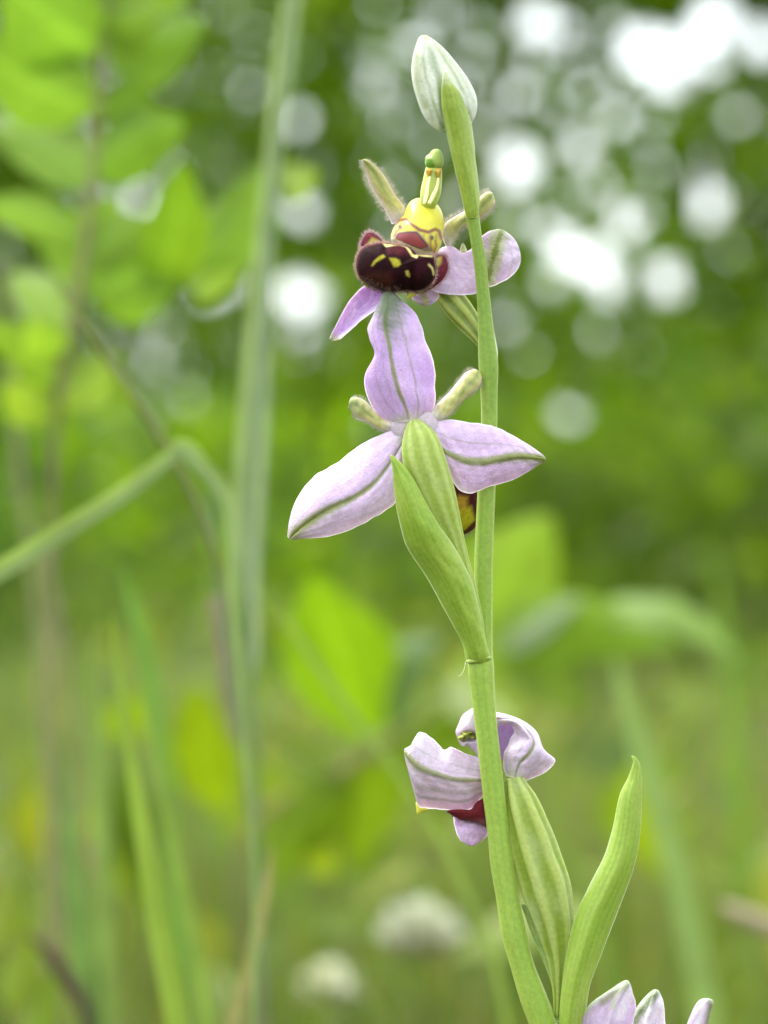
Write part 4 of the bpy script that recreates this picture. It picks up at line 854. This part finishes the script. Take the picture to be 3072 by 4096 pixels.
def leafshape(mb, base, tip, width, d, col, bow=0.0, nrm=0.0, n=26, under=None, droop=.0, gut=.25):
    """broad leaf from base to tip (picture places), d=(depth at base, at tip); width in picture px; nrm tilts it towards the sky"""
    b = P3(*base, d[0]); t_ = P3(*tip, d[1]); ax = t_ - b; L_ = np.linalg.norm(ax); T0 = ax / L_
    s = np.cross(T0, (0, 1, 0)); s /= np.linalg.norm(s); nn = np.cross(s, T0)
    sd_ = s * math.cos(nrm) + nn * math.sin(nrm); nn2 = np.cross(sd_, T0)
    w_ = width * PX * 1.8517 * (DIST + sum(d) / 2) / DIST * .5
    t = np.linspace(0, 1, n)[:, None]; u = np.linspace(-1, 1, 11)[None]
    prof = np.sin(np.pi * np.clip(t, 0, 1) ** .85) ** .75 * (1 - .25 * t) * 1.12
    cen = b + T0 * (t * L_) + (s * bow * L_) * (np.sin(np.pi * t)) + nn2 * droop * L_ * t ** 2
    Q = cen[:, None] + sd_[None, None] * (u * prof * w_)[..., None] + nn2[None, None] * ((np.abs(u) * gut * prof * w_) + .03 * L_ * np.sin(t * 22) * u ** 2 * .3)[..., None]
    c = np.broadcast_to(np.array(col, float), (n, 11, 3)).copy()
    c = c * (1 + .35 * np.exp(-(u / .09) ** 2))[..., None]
    c = c * (1 - .10 * (np.cos((t * 9 - np.abs(u) * 1.2) * 6.283) > .75))[..., None]
    mb.add(Q.reshape(-1, 3), grid_faces(n, 11), c.reshape(-1, 3))

# tall grass stalk left of the orchid
d = .25
t = root_at('tall_grass', 600, d, 'tall pale bluish grass stalk running the full height left of the orchid', 'grass plant', 'tall grasses around the orchid')
mb = MB(); stalk(mb, [(640, -700, 10), (628, 0, 14), (600, 250, 15), (577, 500, 15), (557, 760, 15), (540, 1000, 15), (533, 1250, 14), (541, 1500, 12), (556, 1700, 10), (563, 2000, 9), (590, 2600, 12), (600, foot(0, d) + 20, 28)], (.20, .27, .17), d, n=110); mb.build('culm', GRASS, t)
mb = MB(); blade(mb, [(668, -500, 20), (645, -100, 32), (622, 60, 44), (592, 320, 40), (565, 560, 36), (537, 860, 34), (518, 1100, 30), (503, 1300, 24), (498, 1420, 12)], (.27, .34, .18), (d + .02, d + .01), fold=.5); mb.build('blade', GRASS, t)
mb = MB(); blade(mb, [(590, 300, 4), (586, 480, 12), (577, 740, 17), (564, 1000, 20), (550, 1250, 20), (552, 1400, 16), (540, 1480, 8)], (.30, .36, .26), (d + .015, d + .005), fold=.4); mb.build('blade', GRASS, t)
mb = MB(); stalk(mb, [(458, 1290, 22), (470, 1330, 26), (482, 1420, 24), (494, 1520, 16), (505, 1600, 10)], (.30, .22, .15), d + .01, n=24); mb.build('sheath', STRAW, t)
mb = MB(); stalk(mb, [(456, 1040, 10), (462, 1140, 14), (478, 1280, 14), (500, 1450, 16), (520, 1600, 16), (545, 1760, 14)], (.22, .30, .16), d - .005, n=50); mb.build('side_shoot', GRASS, t)

# bent blade crossing in from the left edge
d = .15
t = root_at('bent_grass', 505, d, 'grass with a broad blade folded over a knee left of the orchid', 'grass plant', 'tall grasses around the orchid')
mb = MB(); blade(mb, [(-160, 1325, 38), (0, 1232, 42), (130, 1150, 42), (260, 1068, 38), (350, 1000, 32), (384, 972, 24)], (.19, .26, .09), (d - .02, d), fold=.5); mb.build('blade', GRASS, t)
mb = MB(); blade(mb, [(376, 966, 30), (400, 968, 38), (440, 1010, 34), (484, 1062, 28), (496, 1140, 20), (510, 1350, 15), (528, 1600, 12), (545, 1800, 9), (550, 2200, 9), (505, foot(0, d) + 10, 12)], (.20, .27, .13), d, fold=.5, n=80); mb.build('sheath', GRASS, t)
t = root_at('thin_grass', 395, .19, 'thin dull green grass stem slanting behind the folded blade', 'grass plant', 'tall grasses around the orchid')
mb = MB(); stalk(mb, [(120, 600, 8), (195, 720, 18), (270, 830, 20), (335, 925, 20), (375, 990, 20), (430, 1100, 18), (480, 1250, 13), (515, 1500, 9), (535, 2000, 8), (395, foot(0, .19) + 10, 12)], (.25, .28, .09), .19, n=90); mb.build('culm', GRASS, t)

# separate bright blades low on the left
BL = [
    ('bright sharp edged green grass blade, nearest of the lower left tuft', [(243, 1320, 3), (250, 1400, 12), (268, 1530, 22), (290, 1680, 30), (318, 1850, 40), (350, 2030, 52), (385, 2212, 54)], .16, (.19, .27, .05)),
    ('slim green grass blade leaning right beside the brightest lower blade', [(300, 1430, 4), (330, 1600, 18), (368, 1780, 28), (405, 1960, 36), (445, 2180, 36)], .22, (.18, .26, .06)),
    ('wide pale green grass blade left of the brightest lower blade', [(195, 1330, 6), (205, 1560, 30), (220, 1800, 40), (225, 2000, 44), (230, 2212, 48)], .34, (.17, .24, .08)),
    ('dull grass blade close to the lower left corner', [(110, 1560, 6), (140, 1760, 46), (165, 1960, 56), (195, 2212, 62)], .34, (.13, .21, .07)),
    ('faint grass blade rising behind the folded blade', [(265, 1230, 6), (295, 1330, 30), (320, 1440, 36), (350, 1640, 40), (380, 1900, 40)], .33, (.13, .24, .05)),
    ('tan dry grass blade between the lower left tuft and the clover', [(588, 1830, 5), (578, 1900, 20), (562, 1990, 24), (540, 2080, 26), (505, 2212, 30)], .18, (.29, .28, .09)),
    ('wide soft green blade slanting down right of the orchid stem', [(1330, 1420, 10), (1370, 1560, 50), (1425, 1740, 52), (1480, 1960, 58), (1530, 2212, 60)], .45, (.20, .28, .11)),
    ('narrow green blade near the right edge', [(1540, 1180, 6), (1575, 1450, 30), (1600, 1750, 36), (1640, 2212, 40)], .8, (.15, .24, .04)),
    ('short green blade beside the lower right bract', [(1180, 1660, 4), (1215, 1820, 24), (1290, 2000, 28), (1330, 2212, 30)], .55, (.16, .24, .05)),
    ('pale blade running from the orchid bract to the clover heads', [(560, 1250, 4), (640, 1370, 14), (760, 1540, 16), (880, 1700, 16), (1010, 1930, 16), (1080, 2120, 16)], .26, (.20, .28, .07)),
]
for lb, path, d, col in BL:
    x0, y0, w0 = path[-1]; x1 = x0 + (x0 - path[-2][0]) * .6; ft = foot(0, d)
    p2 = path + [(x1, max(y0 + 150, (y0 + ft) / 2), w0), (x1, max(ft, y0 + 300) + 10, w0 * .8)]
    t = root_at('grass_blade', x1, d, lb, 'grass blade', 'single grass blades behind the orchid')
    mb = MB(); blade(mb, p2, col, d, n=60, fold=.35)
    o = mb.build('leaf_blade', STRAW if 'tan' in lb else GRASS, t)
# brown blurred stems at the left
for lb, path, d in (('brown dead stem rising through the lower left grass', [(88, 1160, 12), (115, 1300, 17), (140, 1420, 18), (165, 1640, 18), (180, 2000, 18)], .46), ('brownish dead stem at the far left edge', [(0, 560, 12), (18, 760, 16), (40, 1000, 17), (75, 1250, 18), (95, 1600, 18)], .46)):
    x1 = path[-1][0] + 10
    t = root_at('dead_stem', x1, d, lb, 'dead stem', 'dead stems on the left'); mb = MB()
    stalk(mb, path + [(x1, foot(0, d) + 5, 24)], (.29, .29, .12), d); mb.build('stalk', STRAW, t)

# leafy sprig at the upper left: a young shrub
d = .34
t = root_at('leafy_shrub', 150, d, 'young shrub with pairs of big blurred leaves on a brown stem, upper left', 'shrub')
mb = MB(); stalk(mb, [(240, -400, 10), (228, 0, 14), (220, 130, 16), (210, 280, 18), (198, 400, 18), (185, 520, 20), (160, 680, 22), (130, 820, 22), (115, 1000, 17), (110, 1400, 15), (130, 2000, 15), (150, foot(0, d) + 8, 18)], (.22, .20, .09), d, n=90); mb.build('stem', BARK, t)
SH = [((222, 110), (10, -60), 190, (.10, .19, .02)), ((222, 110), (440, 45), 150, (.11, .20, .02)), ((228, -20), (60, -190), 180, (.1, .18, .02)), ((228, -20), (420, -200), 180, (.1, .18, .02)),
      ((205, 235), (-70, 85), 165, (.11, .20, .02)), ((205, 390), (-30, 265), 115, (.12, .21, .02)), ((205, 385), (400, 260), 120, (.11, .20, .02)),
      ((185, 520), (-60, 440), 80, (.11, .19, .03)), ((200, 640), (250, 420), 180, (.14, .24, .015)), ((330, 640), (390, 350), 120, (.13, .23, .015)), ((200, 640), (400, 560), 170, (.14, .25, .012)),
      ((160, 700), (20, 590), 110, (.14, .23, .02)), ((150, 760), (60, 700), 80, (.13, .22, .02)), ((440, 580), (580, 350), 130, (.12, .21, .02)), ((620, 420), (690, 370), 70, (.15, .22, .02)), ((215, 250), (330, 140), 80, (.1, .18, .02)), ((180, 560), (330, 470), 90, (.12, .2, .02)), ((120, 860), (260, 760), 90, (.13, .2, .02)), ((120, 900), (10, 830), 80, (.13, .2, .02)), ((130, 820), (-50, 700), 90, (.12, .2, .02)), ((420, 640), (560, 520), 90, (.14, .22, .02)), ((220, 60), (350, 20), 110, (.12, .2, .02))]
for k, (b, tp, wd, col) in enumerate(SH):
    mb = MB(); leafshape(mb, b, tp, wd * 1.25, (d, d - .02 + .05 * (k % 3) / 3), np.array(col) * np.array((1.5, 1.45, 1.7)), bow=.06 * (-1) ** k, nrm=.35 * math.sin(k * 2.1)); mb.build('leaf', LEAF, t)

# low shrub with broad leaves behind the orchid stem
d = .60
t = root_at('low_shrub', 800, d, 'low shrub with broad glossy yellow green leaves behind the orchid stem', 'shrub')
mb = MB(); stalk(mb, [(1020, 1470, 10), (900, 1560, 12), (800, 1625, 18), (700, 1685, 22), (600, 1735, 20), (520, 1830, 18), (560, 2200, 20), (800, foot(0, d) + 5, 22)], (.20, .15, .07), d, n=80); mb.build('stem', BARK, t)
LS = [((790, 1600), (670, 1245), 260, (.155, .27, .010), .25, .0), ((465, 1755), (420, 1470), 150, (.18, .26, .006), .3, .05), ((1060, 1370), (1190, 1110), 230, (.22, .34, .010), .2, .1), ((830, 1560), (950, 1380), 150, (.13, .2, .07), .9, .1),
      ((1000, 1450), (1360, 1320), 190, (.18, .29, .012), .35, .06), ((1150, 1390), (1470, 1400), 120, (.17, .29, .012), .5, .10), ((1240, 1325), (1600, 1425), 95, (.18, .29, .045), .7, .14), ((1060, 1400), (1260, 1290), 90, (.14, .20, .08), .9, 0), ((820, 1620), (1040, 1500), 170, (.16, .25, .008), .5, 0), ((700, 1680), (590, 1560), 110, (.15, .22, .07), .9, 0),
      ((760, 1680), (560, 1900), 150, (.13, .21, .008), .4, 0), ((820, 1640), (760, 1880), 170, (.12, .19, .008), .3, 0), ((980, 1450), (1120, 1560), 150, (.17, .25, .008), .5, 0), ((1100, 1400), (1250, 1550), 150, (.15, .23, .01), .5, .1), ((640, 1720), (720, 1900), 120, (.2, .26, .01), .5, 0)]
for k, (b, tp, wd, col, nr, bow) in enumerate(LS):
    mb = MB(); leafshape(mb, b, tp, wd, (d, d - .03 + .02 * (k % 3)), col, bow=bow, nrm=nr); mb.build('leaf', GLOSSY if col[2] > .05 else LEAF, t)

# clover heads
def clover(px, py, size, d, lb):
    p = P3(px, py, d); R_ = size * PX * 1.8517 * (DIST + d) / DIST * .5
    t = empty('white_clover', (p[0], p[1], -.012)); tag(t, lb, 'clover', 'white clover heads in the turf')
    mb = MB(); r = np.random.default_rng(int(px)); n = 150
    z = r.uniform(-.55, 1, n); a = r.uniform(0, 6.283, n); q = np.sqrt(1 - z * z)
    dirs = np.stack([q * np.cos(a), q * np.sin(a), z * .9], -1)
    for dv in dirs:
        s = np.cross(dv, r.normal(size=3)); s /= np.linalg.norm(s); n2 = np.cross(dv, s); c0 = p + dv * R_ * .35; c1_ = p + dv * R_ * r.uniform(.85, 1.1)
        wd = R_ * .13
        vs = [c0, c0 + (c1_ - c0) * .6 + s * wd, c1_, c0 + (c1_ - c0) * .6 - s * wd, c0 + (c1_ - c0) * .6 + n2 * wd * .8]
        colr = np.array((.86, .86, .70)) if dv[2] > -.1 else np.array((.42, .38, .22))  # upward florets painted brighter, as lit from above
        mb.add(vs, [(0, 1, 4), (1, 2, 4), (2, 3, 4), (3, 0, 4), (0, 3, 2, 1)], colr)
    mb.build('flower_head', HAIR, t, smooth=False)
    mb = MB(); S = cr([(p[0], p[1], p[2]), (p[0] + .004, p[1] + .002, p[2] * .5), (p[0], p[1], -.02)], 16); th = np.linspace(0, 6.283, 7, endpoint=False)
    mb.add((S[:, None] + np.stack([np.cos(th), np.sin(th), 0 * th], -1)[None] * .0009).reshape(-1, 3), grid_faces(16, 7, True), (.14, .2, .06)); mb.build('stalk', GRASS, t)
clover(905, 2015, 185, .6, 'larger cream clover head just left of the orchid stem')
clover(712, 2135, 140, .7, 'smaller cream clover head low beside the tan grass blade')

# pink brown seed head at the right edge, dark twig and dry bits at lower left
d = .45
t = root_at('seed_head', 1720, d, 'pinkish brown grass seed head poking in at the lower right edge', 'grass plant')
mb = MB(); stalk(mb, [(1555, 1955, 4), (1580, 1966, 30), (1620, 1985, 42), (1680, 2010, 40), (1730, 2035, 20), (1760, 2060, 8)], (.38, .31, .19), d, n=30); mb.build('spike', STRAW, t)
mb = MB(); stalk(mb, [(1755, 2056, 8), (1790, 2150, 8), (1760, 2600, 8), (1720, foot(0, d), 8)], (.2, .22, .08), d, n=30); mb.build('culm', GRASS, t)
d = .30
t = root_at('dark_twig', 190, d, 'dark brown curled dead leaf and twig in the lower left corner', 'twig')
mb = MB(); stalk(mb, [(60, 2020, 8), (100, 2050, 26), (140, 2110, 34), (180, 2170, 30), (190, 2300, 16), (190, foot(0, d), 14)], (.075, .05, .03), d, n=40); mb.build('stalk', BARK, t)
for (b, tp, wd, col, lb) in (((20, 2180), (70, 1990), 90, (.19, .26, .02), 'bright yellow green leaf in the lower left corner'), ((60, 2260), (120, 2090), 90, (.17, .25, .02), 'yellow green leaf below the dark twig'), ((-20, 2060), (25, 1880), 70, (.2, .26, .03), 'yellowish leaf at the far lower left edge')):
    p = P3(b[0], foot(0, .33), .33); t = empty('meadow_herb', p.tolist()); tag(t, lb, 'herb', 'yellow leaves in the lower left corner')
    mb = MB(); leafshape(mb, b, tp, wd, (.33, .33), col, nrm=.5); mb.build('leaf', LEAF, t)
    mb = MB(); stalk(mb, [(b[0], b[1], 5), (b[0] + 5, (b[1] + foot(0, .33)) / 2, 7), (b[0], foot(0, .33) + 5, 8)], (.15, .2, .05), .33, n=20); mb.build('stalk', GRASS, t)
